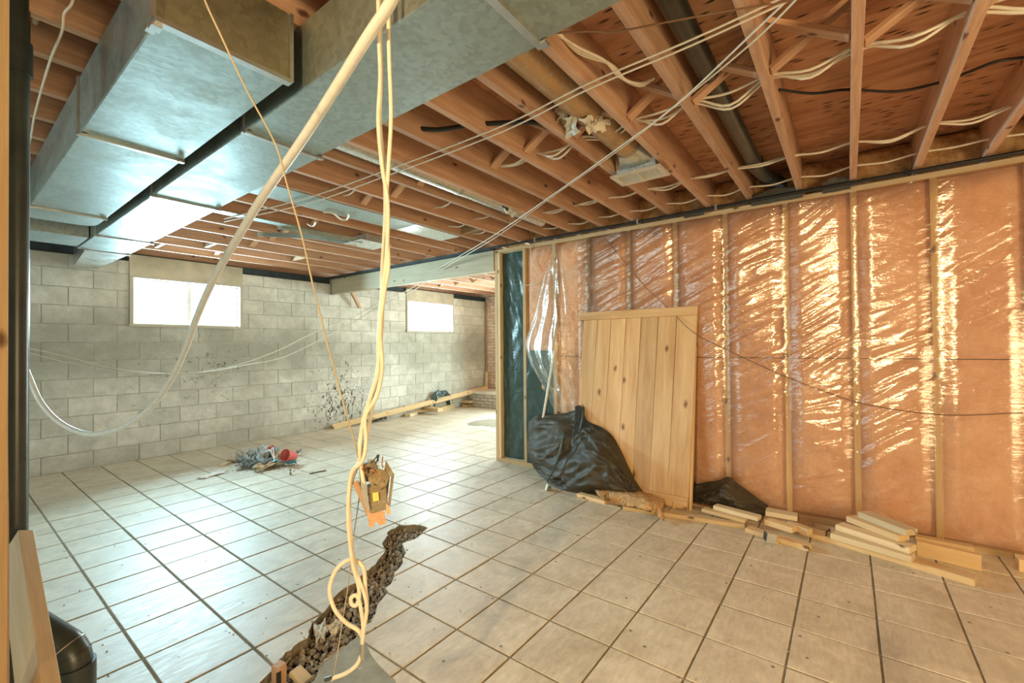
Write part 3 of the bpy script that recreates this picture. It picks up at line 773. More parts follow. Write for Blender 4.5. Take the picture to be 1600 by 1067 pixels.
# perforated hanger bars and boot in the far bays
hb = empty('duct_boot', (2.75, 3.93, 2.46), 'small shiny metal boot held on bent perforated straps under the far joists', 'duct boot')
m = MB(); m.bb(2.62, 2.86, 3.80, 4.06, ZJ-.075, ZJ-.004); m.build('boot', M['galv_shiny'], hb)
m = MB(); m.bb(2.54, 2.90, 3.76, 4.08, ZJ-.082, ZJ-.076); m.build('flange', M['galv_shiny'], hb)
for pts in ([(1.95, 4.62, ZJ-.01), (2.30, 4.22, ZJ-.03), (2.66, 4.02, ZJ-.072)], [(1.95, 4.20, ZJ-.008), (2.62, 3.86, ZJ-.07)]):
    for a, b in zip(pts[:-1], pts[1:]):
        lumber('strap', a, b, .004, .045, M['galv'], parent=hb, bev=0)
st = lumber('joist_strip', (1.30, 4.10, ZJ-.008), (2.9, 4.10, ZJ-.008), .10, .010, M['galv'], bev=.001)
tag(st, 'long pale metal strip nailed along a joist near the far boot', 'metal strip')
# wiggly pieces of wire hanging from far joists
for nm, pts, lab in (('wire_hook', [(505, 331), (520, 333), (532, 342), (541, 343), (545, 338), (543, 334)], 'curled white cable end dangling below a far joist near the duct boot'),
                     ('wire_hook', [(480, 350), (486, 353), (491, 352), (493, 347)], 'tiny bent white wire hook under the far joists, left of the curled cable end')):
    m = MB(); m.tube(smooth_path([P(x, y, 2, 2.425) for x, y in pts], 5), .008, 6); tag(m.build(nm, M['white_cable']), lab, 'wire')

# ------------------------------------------------------------------ black drain pipe in the ceiling and along the wall top
dp = empty('drain_pipe', (2.3, .47, 2.56), 'thick black drain pipe lying in the joist bay and turning down behind the stud wall', 'pipe')
m = MB(); m.tube(smooth_path([(-1, .50, 2.58), (1.5, .50, 2.57), (3.3, .495, 2.55), (3.75, .47, 2.55), (3.97, .40, 2.545)], 6), .046, 20); m.build('pipe', M['abs'], dp)
m = MB(); m.tube([(3.40, .495, 2.549), (3.52, .489, 2.549)], .055, 20); m.build('coupling', M['abs'], dp); m = MB(); m.tube([(3.80, .465, 2.549), (3.93, .425, 2.547)], .055, 20); m.build('coupling', M['abs'], dp)
m = MB(); m.tube([(3.36, .495, 2.55), (3.37, .495, 2.55)], .050, 20); m.build('hanger_wire', M['steel'], dp)
gl_ = MB(); gl_.tube(smooth_path([(3.875, 6.4, 2.425), (3.875, 4.8, 2.422), (3.875, 3.2, 2.425), (3.875, 1.6, 2.418), (3.875, .4, 2.42), (3.875, -.8, 2.415), (3.875, -2.6, 2.42)], 8), .0125, 10)
gp = empty('service_pipe', (3.875, 1, 2.42), 'thin black pipe fixed along the top of the stud wall under the joist ends', 'pipe'); put('pipe', gl_.mesh('pipe'), M['black_rubber'], gp)
for y in (2.62, 1.50, .84, -.32, -.9):
    m = MB(); m.bb(3.86, 3.892, y-.009, y+.009, 2.40, 2.443); m.build('pipe_clip', M['steel'] if y > 0 else M['black_rubber'], gp)
# torn black flaps above the wall top
for k, (y, w_, h) in enumerate(((.42, .34, .10), (1.02, .16, .05), (.05, .16, .10))):
    gy, gz = np.meshgrid(np.linspace(-.5, .5, 14), np.linspace(0, 1, 8))
    gz2 = gz*h*(1-.9*np.abs(gy)**1.3)-.02
    gx = 3.912-.03*gz-.006*vnoise(gy*7, gz*3, 70+k)
    o = put('polythene_scrap', grid_mesh('polythene_scrap', gx, y+gy*w_, 2.405+gz2), M['black_poly'], wall_right)

# ------------------------------------------------------------------ cables threaded through the joists
holes = [y for y in JY if y > -1.2]
def run(name, x, z, r, mat, label, ylo, yhi, n=1, sag=.03, seed=1, off=.012, cat='cable'):
    rg = random.Random(seed)
    ys = [y for y in sorted(holes) if ylo <= y <= yhi]
    for c in range(n):
        pts = []
        for i, y in enumerate(ys):
            pts.append(Vector((x+(c-(n-1)/2)*off*.6+rg.uniform(-.004, .004), y, z+(c % 2)*.006)))
            if i < len(ys)-1:
                pts.append(Vector((x+rg.uniform(-.03, .03)+(c-(n-1)/2)*off, (y+ys[i+1])/2, z-sag*rg.uniform(.2, 1.3))))
        m = MB(); m.tube(smooth_path(pts, 5), r, 6)
        lb = label if n == 1 else ['lowest of ', 'middle of ', 'uppermost of '][c if n == 3 else c*2]+label
        tag(m.build(name, M[mat]), lb, cat)
run('electrical_cable', 3.78, 2.50, .0065, 'white_cable', 'single white cable threaded through the joists closest to the insulated wall', -1.1, 2.6, 1, .02, 3)
run('electrical_cable', 3.335, 2.50, .0065, 'white_cable', 'the paired pale cables crossing the joists between register and insulated wall', -1.1, 2.3, 2, .03, 5)
run('electrical_cable', 2.30, 2.51, .0065, 'white_cable', 'the three pale cables crossing the joists beside the cross bracing', -1.1, 2.0, 3, .055, 8, .03)
m = MB(); m.tube(smooth_path([P(x, y, 2, 2.53) for x, y in ((1217, 140), (1270, 146), (1325, 140), (1400, 143), (1468, 129), (1510, 114), (1555, 97), (1600, 90), (1670, 84))], 6), .0068, 6)
tag(m.build('black_cable', M['black_rubber']), 'thin black cable crossing the right-hand joists between the white runs', 'cable')
m = MB(); m.tube(smooth_path([(1.62, 1.86, 2.50), (1.68, 1.75, 2.485), (1.77, 1.60, 2.50), (1.83, 1.50, 2.50), (1.95, 1.33, 2.50), (2.08, 1.24, 2.49)], 6), .013, 8)
tag(m.build('black_cable', M['black_rubber']), 'thick black cable poking through joist holes beside the long trunk duct', 'cable')
run('electrical_cable', 3.1, 2.50, .006, 'white_cable', 'short pale cable looping through the dark joists beyond the rusty duct', 2.1, 3.2, 1, .03, 12)
for k, (x, ya, yb, lab) in enumerate(((1.75, 2.20, 2.45, 'short white cable stub between joists nearest the slim shiny pipe'), (2.55, 2.48, 2.80, 'short white cable stub between joists above the panned metal cover'), (3.4, 2.83, 3.13, 'short white cable stub between joists near the wall corner'), (1.9, 2.83, 3.13, 'short white cable stub between joists beside the hanging wires'))):
    m = MB(); m.tube(smooth_path([(x, ya, 2.49), (x+.02, (ya+yb)/2, 2.465), (x+.05, yb, 2.49)], 5), .006, 6); tag(m.build('electrical_cable', M['white_cable']), lab, 'cable')
# cable bundle over the round duct
for k in range(3):
    m = MB(); m.tube(smooth_path([P(868+3*k, 52, 2, 2.52), P(905, 75+4*k, 2, 2.50), P(945+5*k, 95+3*k, 2, 2.49), P(968+4*k, 120+2*k, 2, 2.48), P(1000, 134-2*k, 2, 2.50), P(1022, 122, 2, 2.53)], 6), .0065, 6)
    tag(m.build('electrical_cable', M['cream_cable']), ['left', 'middle', 'right'][k]+' one of three slack cream cables looping beside the big trunk duct edge', 'cable')

# long slack cables under the joists
def px_cable(name, pts, r, mat, label, cat='cable', n=8, seg=6):
    m = MB(); m.tube(smooth_path(pts, n), r, seg); return tag(m.build(name, M[mat]), label, cat)
zc = 2.425
for k, dy in enumerate((0, 9)):
    px_cable('slack_cable', [P(1245, -14+dy, 2, zc), P(1080, 62+dy, 2, zc-.01), P(920, 130+dy, 2, zc-.015), P(800, 190+dy, 2, zc-.012), P(690, 234+dy, 2, zc), P(600, 267+dy, 2, zc), P(480, 309+dy, 2, zc), P(350, 342+dy*.5, 2, zc)], .0042, 'white_cable',
             ['upper', 'lower'][k]+' of two thin cables strung under the joists from top right to the long duct')
for k, dy in enumerate((0, 1)):
    o = 7*k
    px_cable('drooping_cable', [P(1262+10*k, -30, 2, zc), P(1180, 48+o*2, 2, zc), P(1055+8*k, 165-6*k, 2, zc-.01), P(965+2*k, 232+o*.3, 2, zc-.02), P(870+3*k, 300, 2, zc-.04), P(765+6*k, 372+k, 2, zc-.10),
             P(690+6*k, 417+k, 0, 3.88), P(640, 452+6*k, 0, 4.05), P(600, 468+6*k, 0, 4.2), P(548, 497+9*k, 0, 4.0), P(490, 520+16*k, 0, 3.3), P(440, 545+14*k, 0, 2.8), P(385, 566+4*k, 0, 2.35), P(330, 578+2*k, 0, 2.0), P(270, 584, 0, 1.65), P(180, 580-4*k, 0, 1.2), P(100, 565-9*k, 0, .85), P(20, 545-6*k, 0, .5)], .0042, 'cream_cable',
             ['upper', 'lower'][k]+' of two long cables drooping from ceiling past the pale beam to the block wall')
px_cable('thin_wire', [P(1240, 0, 2, 2.42), P(1150, 15, 2, 2.42), P(1050, 33, 2, 2.41), P(960, 50, 2, 2.415), P(925, 49, 2, 2.42), P(862, 52, 2, 2.42)], .0035, 'old_wire', 'thin brown wire stretched under the near joists with a frayed knot', 'wire')
px_cable('thin_wire', [P(945, 372, 0, 3.90), P(968, 400, 0, 3.88), P(985, 420, 0, 3.89), P(1010, 450, 0, 3.89), P(1045, 482, 0, 3.85), P(1085, 520, 0, 3.80), P(1150, 553, 0, 3.88), P(1220, 585, 0, 3.895), P(1290, 612, 0, 3.89), P(1355, 632, 0, 3.895), P(1470, 648, 0, 3.895), P(1598, 645, 0, 3.895)], .0028, 'old_wire', 'thin brown wire sagging diagonally across the plastic-covered insulated wall', 'wire')
m = MB(); m.tube(smooth_path([P(828, 383, 0, 3.905), P(832, 410, 0, 3.90), P(843, 430, 0, 3.90), P(842, 442, 0, 3.90), P(822, 446, 0, 3.91)], 6), .0045, 6)
tag(m.build('cable_loop', M['cream_cable']), 'short cream cable loop hanging on insulation beside the end stud', 'cable')

# ------------------------------------------------------------------ hanging cables, box, pipe and twine in the middle of the room
pipe_pts = [(690, -330, .94), (652, -160, .98), (628, -60, 1.02), (612, 0, 1.06), (572, 62, 1.14), (520, 145, 1.26), (470, 222, 1.40), (412, 305, 1.58), (372, 370, 1.76), (336, 432, 1.95), (309, 492, 2.12), (290, 545, 2.26), (268, 592, 2.36), (235, 637, 2.46), (190, 668, 2.54), (140, 678, 2.60), (98, 663, 2.66), (66, 632, 2.70), (46, 590, 2.73), (28, 540, 2.74), (14, 480, 2.68), (8, 400, 2.60), (4, 310, 2.52), (2, 235, 2.46)]
fx = empty('flexible_pipe', D(300, 500, 2.1), 'thick off-white flexible pipe swooping from the ceiling down towards the black drain stack', 'pipe')
m = MB(); m.tube(smooth_path([D(x, y, d) for x, y, d in pipe_pts], 8), .0145, 14); put('pipe', m.mesh('pipe'), M['white_pipe'], fx)
hd = 1.15
hc = [(-70, 0, 0)]
px_cable('hanging_cable', [D(596, -190, hd), D(591, -60, hd), D(591, 0, hd), D(592, 60, hd), D(594, 120, hd), D(591, 190, hd), D(597, 260, hd), D(606, 320, hd), D(604, 400, hd), D(597, 460, hd), D(592, 520, hd), D(590, 580, hd), D(577, 625, hd), D(567, 660, hd), D(562, 700, hd), D(566, 740, hd-.01), D(572, 775, hd-.03)], .0052, 'cream_cable', 'left cream cable hanging straight from the ceiling to the rusty boxes', 'cable', 8, 8)
px_cable('hanging_cable', [D(600, -190, hd), D(606, -60, hd), D(607, 30, hd), D(608, 90, hd), D(611, 180, hd), D(607, 260, hd), D(603, 330, hd+.01), D(607, 410, hd), D(600, 460, hd), D(594, 515, hd), D(597, 575, hd), D(588, 620, hd), D(571, 650, hd), D(572, 690, hd), D(566, 720, hd-.01), D(549, 740, hd-.01), D(544, 790, hd-.01), D(545, 830, hd-.01), D(551, 880, hd-.01), D(560, 915, hd), D(561, 935, hd), D(556, 946, hd), D(549, 943, hd), D(549, 934, hd), D(556, 930, hd), D(561, 938, hd), D(566, 965, hd), D(568, 990, hd)], .0052, 'cream_cable', 'right cream cable hanging past the rusty boxes with a small curl at its end', 'cable', 8, 8)
px_cable('hanging_cable', [D(598, -190, hd+.02), D(593, -60, hd+.02), D(595, 60, hd+.02), D(596, 120, hd+.02), D(594, 190, hd+.02), D(600, 260, hd+.02), D(602, 330, hd+.02), D(597, 430, hd+.02), D(596, 520, hd+.02), D(583, 625, hd+.02), D(573, 680, hd+.02), D(560, 722, hd+.01), D(546, 770, hd+.01), D(548, 840, hd+.01), D(556, 890, hd), D(570, 930, hd), D(573, 955, hd), D(568, 985, hd), D(566, 1010, hd), D(564, 1025, hd), D(556, 1040, hd), D(540, 1052, hd), D(518, 1060, hd)], .0050, 'cream_cable', 'rear cream cable hanging from the ceiling whose stripped end trails towards the rubble', 'cable', 8, 8)
lp = empty('cable_loop', D(540, 920, hd), 'large teardrop loop of cream cable hanging over the trench', 'cable')
m = MB(); m.tube(smooth_path([D(568, 1000, hd+.01), D(560, 985, hd+.01), D(540, 972, hd+.01), D(522, 950, hd+.01), D(515, 920, hd+.01), D(524, 892, hd+.01), D(540, 877, hd+.01), D(555, 875, hd+.01), D(568, 888, hd+.01), D(571, 920, hd+.01), D(573, 950, hd+.01), D(567, 985, hd+.01), D(566, 1010, hd)], 8), .0055, 8); put('cable', m.mesh('cable'), M['cream_cable'], lp)
m = MB(); m.tube([D(566, 1005, hd), D(566, 1018, hd), D(565, 1030, hd)], [.007, .007, .0045], 10); m.tube(smooth_path([D(563, 1024, hd), D(557, 1036, hd), D(562, 1045, hd), D(569, 1038, hd), D(567, 1026, hd)], 5), .0012, 6); m.build('wire_tip', M['steel'], lp)
m = MB(); m.tube([D(520, 1058, hd), D(508, 1062, hd)], .0055, 10); tag(m.build('cable_nut', M['abs']), 'small black wire nut on the trailing cable end over the rubble', 'wire nut')
px_cable('twine', [D(250, -330, .88), D(280, -170, .89), D(305, -50, .92), D(320, 0, .95), D(345, 55, .98), D(385, 140, 1.02), D(430, 225, 1.06), D(449, 290, 1.08), D(472, 370, 1.10), D(490, 450, 1.12), D(510, 530, 1.13), D(535, 625, 1.14), D(560, 715, 1.16), D(563, 760, 1.17)], .0022, 'twine', 'thin taut beige twine slanting from top left down to the rusty boxes', 'twine', 6, 6)
px_cable('dark_wire', [D(562, 715, hd+.03), D(563, 760, hd+.03), D(558, 800, hd+.03), D(551, 850, hd+.03), D(546, 900, hd+.03), D(537, 960, hd+.03), D(529, 1010, hd+.03), D(519, 1066, hd+.03), D(514, 1090, hd+.03)], .0016, 'twine', 'thin dark wire dropping from the rusty boxes down past the cable loop', 'wire', 6, 6)
# the rusty boxes
jb = empty('junction_box', D(590, 770, hd), 'cluster of dirty metal junction boxes on a split wood block hanging from cream cables', 'junction box')
q1 = (D(592, 740, hd)-D(592, 800, hd)).normalized(); rt = Vector(_R); fw = Vector(_F)
def local(c, right, up, size, tilt=0, turn=0):
    R = Matrix((rt, fw, Vector((0, 0, 1)))).transposed() @ Matrix.Rotation(tilt, 3, 'Y') @ Matrix.Rotation(turn, 3, 'Z')
    return Matrix.Translation(c) @ R.to_4x4()
def jbox(name, c, size, tilt, turn, mat, bev=.0015):
    return put(name, bev_box_mesh(name, *size, bev), mat, jb, local(c, 0, 0, size, tilt, turn))
body = jbox('box_body', D(590, 776, hd), (.046, .034, .066), -.10, .35, M['rusty_box'])
for k in range(4):
    p = D([576, 577, 601, 586][k], [772, 785, 752, 757][k], hd-.026); m = MB(); m.tube([p, p-fw*.004], .0016, 8); put('screw_hole', m.mesh('screw_hole'), M['dark_end'], jb)
lab_ = jbox('label', D(587, 776, hd-.0225), (.0145, .001, .022), -.10, .28, M['label_yellow'], 0)
upper = jbox('upper_box', D(578, 735, hd+.02), (.038, .034, .044), -.35, .5, M['rusty_box'])
mid = MB(); mid.tube([D(592, 748, hd+.008), D(592, 748, hd-.016)], .026, 8); put('octagon_box', mid.mesh('octagon_box'), M['rusty_box'], jb)
def plate_px(name, pts, d0, d1, mat):
    n = len(pts); m = MB(); fr = [D(x, y, d0+(x-603)*.0006) for x, y in pts]; bk_ = [D(x, y, d1+(x-603)*.0006) for x, y in pts]
    m.add(fr+bk_, [tuple(range(n)), tuple(range(n, 2*n))[::-1]]+[(i, n+i, n+(i+1) % n, (i+1) % n) for i in range(n)]); return put(name, m.mesh(name), mat, jb)
plate_px('cover_plate', [(603, 719), (616, 741), (610, 791), (606, 789), (611, 745), (601, 731)], hd-.012, hd-.008, M['rusty_box'])
plate_px('cover_plate', [(601, 730), (609, 744), (604, 788), (600, 784), (599, 750)], hd+.004, hd+.007, M['rusty_box'])
plate_px('side_plate', [(566, 752), (572, 760), (578, 797), (573, 797), (564, 772)], hd-.016, hd-.013, M['steel'])
for k in range(9):
    rg_ = random.Random(k+40); s0 = D(578+rg_.uniform(-8, 24), 724+rg_.uniform(-4, 24), hd-.012)
    m = MB(); m.tube(smooth_path([s0, s0+Vector((rg_.uniform(-.015, .015), rg_.uniform(-.01, .01), rg_.uniform(.006, .022))), s0+Vector((rg_.uniform(-.02, .02), rg_.uniform(-.01, .01), rg_.uniform(-.004, .03)))], 4), .0016, 6); put('stripped_wire', m.mesh('stripped_wire'), M[['copper', 'steel', 'dark_end'][k % 3]], jb)
wv = [(573, 796), (596, 797), (601, 800), (603, 818), (594, 821), (588, 815), (583, 822), (577, 825), (575, 812)]
m = MB(); n = len(wv); fr = [D(x, y, hd-.014) for x, y in wv]; bk_ = [D(x, y, hd+.024) for x, y in wv]
m.add(fr+bk_, [tuple(range(n)), tuple(range(n, 2*n))[::-1]]+[(i, n+i, n+(i+1) % n, (i+1) % n) for i in range(n)]); put('wood_block', m.mesh('wood_block'), M['orange_wood'], jb)
m = MB(); wv = [(604, 786), (610, 797), (611, 803), (604, 803), (600, 793)]; n = 5; fr = [D(x, y, hd-.010) for x, y in wv]; bk_ = [D(x, y, hd+.01) for x, y in wv]
m.add(fr+bk_, [tuple(range(n)), tuple(range(n, 2*n))[::-1]]+[(i, n+i, n+(i+1) % n, (i+1) % n) for i in range(n)]); put('wood_splinter', m.mesh('wood_splinter'), M['orange_wood'], jb)
lumber('wood_strip', D(555, 752, hd), D(578, 805, hd), .006, .016, M['orange_wood'], parent=jb, up=tuple(rt))

# ------------------------------------------------------------------ left foreground
pc = D(25.5, 533, 1.46)
stack = empty('drain_stack', (pc.x, pc.y, 0), 'tall black vertical drain pipe from floor to ceiling at the left edge', 'pipe')
m = MB(); m.tube([(pc.x, pc.y, .0), (pc.x, pc.y, 1.2), (pc.x, pc.y, ZS-.002)], .0295, 28); m.build('pipe', M['abs'], stack)
zz = D(26, 80, 1.46).z
m = MB(); m.tube([(pc.x, pc.y, zz-.07), (pc.x, pc.y, zz+.04)], .0365, 28); m.build('coupling', M['abs'], stack)
m = MB(); m.tube([(pc.x, pc.y, 0), (pc.x, pc.y, .05)], .040, 28); m.build('floor_collar', M['abs'], stack)
px_cable('electrical_cable', [P(66, -40, 2, 2.62), P(62, -10, 2, 2.60), P(56, 30, 2, 2.56), P(47, 62, 2, 2.50)], .010, 'cream_cable', 'cream cable hanging against the top of the drain stack', 'cable')
px_cable('electrical_cable', [P(118, -20, 2, 2.50), P(112, 6, 2, 2.44), P(100, 22, 2, 2.42), P(97, 48, 2, 2.38), P(80, 90, 2, 2.36), P(66, 135, 2, 2.34), P(53, 185, 2, 2.33), P(48, 215, 2, 2.31), P(36, 260, 2, 2.28), P(20, 300, 2, 2.25)], .0040, 'white_cable', 'thin pale cable sagging between joists left of the shorter duct', 'cable')
# elbow fitting standing near the board
el = empty('drain_elbow', D(118, 1000, 1.34), 'black drain elbow standing up from the floor beside the leaning board', 'pipe')
ex = D(114, 1040, 1.34); r0 = .046
up_ = [(ex.x, ex.y, 0), (ex.x, ex.y, .2), (ex.x, ex.y, ex.z-.005)]
lf = -rt
cen = [Vector((ex.x, ex.y, ex.z))+lf*(.075*(1-math.cos(a)))+Vector((0, 0, .075*math.sin(a))) for a in np.linspace(0, math.radians(62), 10)]
tail = cen[-1]+(cen[-1]-cen[-2]).normalized()*.16
m = MB(); m.tube([Vector(p) for p in up_[:2]]+cen+[tail], r0, 28); m.build('pipe', M['abs'], el)
m = MB(); m.tube([(ex.x, ex.y, ex.z-.075), (ex.x, ex.y, ex.z+.006)], r0+.007, 28); m.build('hub', M['abs'], el)
for k, i in ((0, 6), (1, 3)):
    d_ = (cen[i+1]-cen[i]).normalized(); m = MB(); m.tube([cen[i], cen[i]+d_*.0035], r0+.0025, 28); m.build('mould_ring', M['steel'] if k == 0 else M['abs'], el)
# leaning board
ld = 1.22
lb = lumber('leaning_board', D(27, 849, ld+.20), D(75, 1180, ld-.24), .097, .036, M['pine'], up=tuple(-fw+Vector((0, 0, .1))), bev=.002)
tag(lb, 'knotty pine board leaning in front of the drain elbow in the left foreground', 'board')
# torn stud at the very edge
es = lumber('edge_stud', D(-14, 1250, 1.0), D(-14, -250, 1.0), .060, .038, M['stud'], up=tuple(rt), bev=.002)
es.matrix_basis = Matrix.Translation((D(-14, 533, 1.0).x, D(-14, 533, 1.0).y, ZJ/2)) @ es.matrix_basis.to_3x3().to_4x4()
bpy.data.objects.remove(es)
c0 = D(-26, 533, 1.0)
es = lumber('edge_stud', (c0.x, c0.y, 0), (c0.x, c0.y, ZJ), .066, .038, M['stud'], up=tuple(rt+fw*-.2), bev=.002)
tag(es, 'rough wooden stud standing at the extreme left edge, split near the base', 'stud')
m = MB(); sv = [(9, 1090), (8, 640), (12, 655), (14, 800), (15, 1090)]
fr = [D(x, y, 1.04) for x, y in sv]; bk_ = [D(x, y, 1.065) for x, y in sv]; n = 5
m.add(fr+bk_, [tuple(range(n)), tuple(range(n, 2*n))[::-1]]+[(i, n+i, n+(i+1) % n, (i+1) % n) for i in range(n)]); m.build('splinter', M['orange_wood'], es)
# stakes in the trench
s1 = P(436, 1066, 2, -.02)
sk = lumber('wood_stake', (s1.x, s1.y, -.08), (s1.x, s1.y, .052), .040, .040, M['orange_wood'], up=(1, .2, 0)); tag(sk, 'short square wooden stake standing in the trench at the bottom edge', 'stake')
m = MB(); m.box((s1.x-.012, s1.y-.0235, .012), (.016, .006, .05)); m.build('dark_knot', M['dark_end'], sk)
s2 = P(462, 1062, 2, -.03)
sk2 = lumber('wood_offcut', (s2.x+.02, s2.y-.05, -.03), (s2.x+.01, s2.y+.03, -.01), .05, .02, M['pine_pale'], up=(0, 0, 1)); tag(sk2, 'pale wood offcut lying in the trench right of the square stake', 'offcut')
def crumple(name, c, sx, sy, amp, seed, mat, label, cat, rz=0., tilt=(0, 0), group=None, n=16, th=.0015):
    m = MB(); vs, fs = crumple_verts((0, 0, 0), Matrix.Rotation(rz, 3, 'Z') @ Matrix.Rotation(tilt[0], 3, 'X') @ Matrix.Rotation(tilt[1], 3, 'Y'), sx, sy, amp, seed, n)
    zmin = min(v.z for v in vs); vs = [v-Vector((0, 0, zmin)) for v in vs]; m.add(vs, fs, True)
    me = solidify(m.mesh(name), th); me.polygons.foreach_set('use_smooth', [True]*len(me.polygons))
    o = put(name, me, mat, None, Matrix.Translation(Vector(c)+Vector((0, 0, th)))); return tag(o, label, cat, group)
c = P(500, 985, 2, -.01); crumple('rag', (c.x, c.y, -.030), .13, .05, .012, 3, M['tape'], 'crumpled dirty white rag lying in the trench rubble', 'rag', 1.1)
c = P(524, 980, 2, -.01); crumple('paper_scrap', (c.x, c.y, -.018), .085, .06, .014, 6, M['tape'], 'small crumpled beige paper scrap right of the dirty rag at the trench', 'paper', .3)
for k, (x, y, r) in enumerate(((553, 903, .028), (520, 968, .022), (470, 1030, .024), (600, 850, .02))):
    c = P(x, y, 2, -.03); m = MB(); stone(m, (0, 0, 0), r, rng); o = m.build('concrete_chunk', M['rubble']); o.location = (c.x, c.y, -.043)
    tag(o, ['largest pale concrete chunk in the middle of the trench', 'concrete chunk lying just behind the cable loop in the trench', 'concrete chunk in the near end of the trench above the stake', 'concrete chunk at the far bend of the trench'][k], 'rubble')

# ------------------------------------------------------------------ wooden panel leaning on the wall
pn = empty('plank_door', (3.62, 1.53, 0), 'large knotty pine plank door leaning against the plastic-covered insulated wall', 'door')
B0, B1 = Vector((3.60, 2.03, .004)), Vector((3.60, 1.015, .004)); T0, T1 = Vector((3.845, 2.035, 1.545)), Vector((3.845, .985, 1.545))
nrm = (B1-B0).cross(T0-B0).normalized()
if nrm.x > 0: nrm = -nrm
cuts = [0, .135, .27, .41, .545, .69, .84, 1]
for a, b in zip(cuts[:-1], cuts[1:]):
    lo = B0.lerp(B1, (a+b)/2); hi = T0.lerp(T1, (a+b)/2)
    lumber('plank', lo, hi, (B1-B0).length*(b-a)-.0004, .019, M['panel'], up=tuple(nrm), parent=pn, bev=.0012)
u_ = (T0-B0).normalized()
lumber('batten', T0+nrm*.018+Vector((0, .04, .035)), T1+nrm*.018+Vector((0, -.005, .035)), .075, .019, M['panel'], up=tuple(nrm), parent=pn)
lumber('bottom_rail', B0+nrm*.019+u_*.05, B1+nrm*.019+u_*.05, .09, .019, M['panel'], up=tuple(nrm), parent=pn)
lumber('side_rail', B1-nrm*.030+Vector((0, -.012, 0)), B1-nrm*.030+u_*1.30+Vector((0, -.012, 0)), .019, .038, M['pine'], up=tuple(nrm), parent=pn)
lumber('side_rail', B0-nrm*.030+Vector((0, -.012, 0)), B0-nrm*.030+u_*1.30, .019, .038, M['pine'], up=tuple(nrm), parent=pn)

# white conduit leaning in the open bay
cdt = MB(); cdt.tube([P(866, 548, 0, 3.86), P(846, 668, 0, 3.80), P(840, 716, 0, 3.74)], .0125, 12)
tag(cdt.build('conduit', M['white_pipe']), 'straight white plastic conduit leaning behind the loose clear sheet', 'conduit')
# loose clear sheet, gathered at the top
def lofted(name, rows, mat, nu=70, nv=70, amp=.01, seed=1, folds=0, th=0, crease=0.):
    # rows: list of polylines (top to bottom) of 3-D points; interpolated smoothly
    R_ = [smooth_path(r, 12) for r in rows]
    def samp(r, t_):
        q = t_*(len(r)-1); i = min(int(q), len(r)-2); return r[i].lerp(r[i+1], q-i)
    cols = []
    for j in range(nu):
        c_ = smooth_path([samp(r, j/(nu-1)) for r in R_], 8); cols.append([samp(c_, k/(nv-1)) for k in range(nv)])
    arr = np.array([[list(cols[j][k]) for j in range(nu)] for k in range(nv)])
    uu, vv = np.meshgrid(np.linspace(0, 1, nu), np.linspace(0, 1, nv))
    e = np.minimum(np.minimum(uu, 1-uu), np.minimum(vv, 1-vv)+.02); e = np.clip(e*12, .15, 1)
    h = amp*(vnoise(uu*5+vv*3, vv*3.5, seed)+.8*(1-2*np.abs(vnoise(uu*6-vv*5, vv*5+uu*2, seed+1)))+crease*(1-3*np.abs(vnoise(uu*11+vv*7, vv*8-uu*4, seed+8)))+.25*vnoise(uu*25, vv*18, seed+2))*e
    if folds: h += amp*np.sin(uu*folds+3*vnoise(uu*2, vv*1.5, seed+4))*(.3+vv)
    arr[..., 0] -= h
    me = grid_mesh(name, arr[..., 0], arr[..., 1], arr[..., 2])
    if th: me = solidify(me, th); me.polygons.foreach_set('use_smooth', [True]*len(me.polygons))
    return me
cs = lofted('loose_sheet', [
    [P(864, 384, 0, 3.90), P(868, 380, 0, 3.89), P(873, 384, 0, 3.90)],
    [P(851, 430, 0, 3.90), P(868, 430, 0, 3.87), P(884, 432, 0, 3.90)],
    [P(836, 490, 0, 3.89), P(866, 492, 0, 3.83), P(894, 500, 0, 3.90)],
    [P(822, 545, 0, 3.885), P(862, 552, 0, 3.80), P(899, 560, 0, 3.89)],
    [P(846, 600, 0, 3.87), P(872, 605, 0, 3.80), P(904, 605, 0, 3.88)],
    [P(866, 642, 0, 3.84), P(884, 645, 0, 3.80), P(909, 640, 0, 3.86)]], M['clear_sheet'], 90, 110, .010, 81, 22)
tag(put('clear_plastic_sheet', cs, M['clear_sheet']), 'loose clear plastic sheet gathered at the top and fanning down beside the panel', 'plastic sheet')
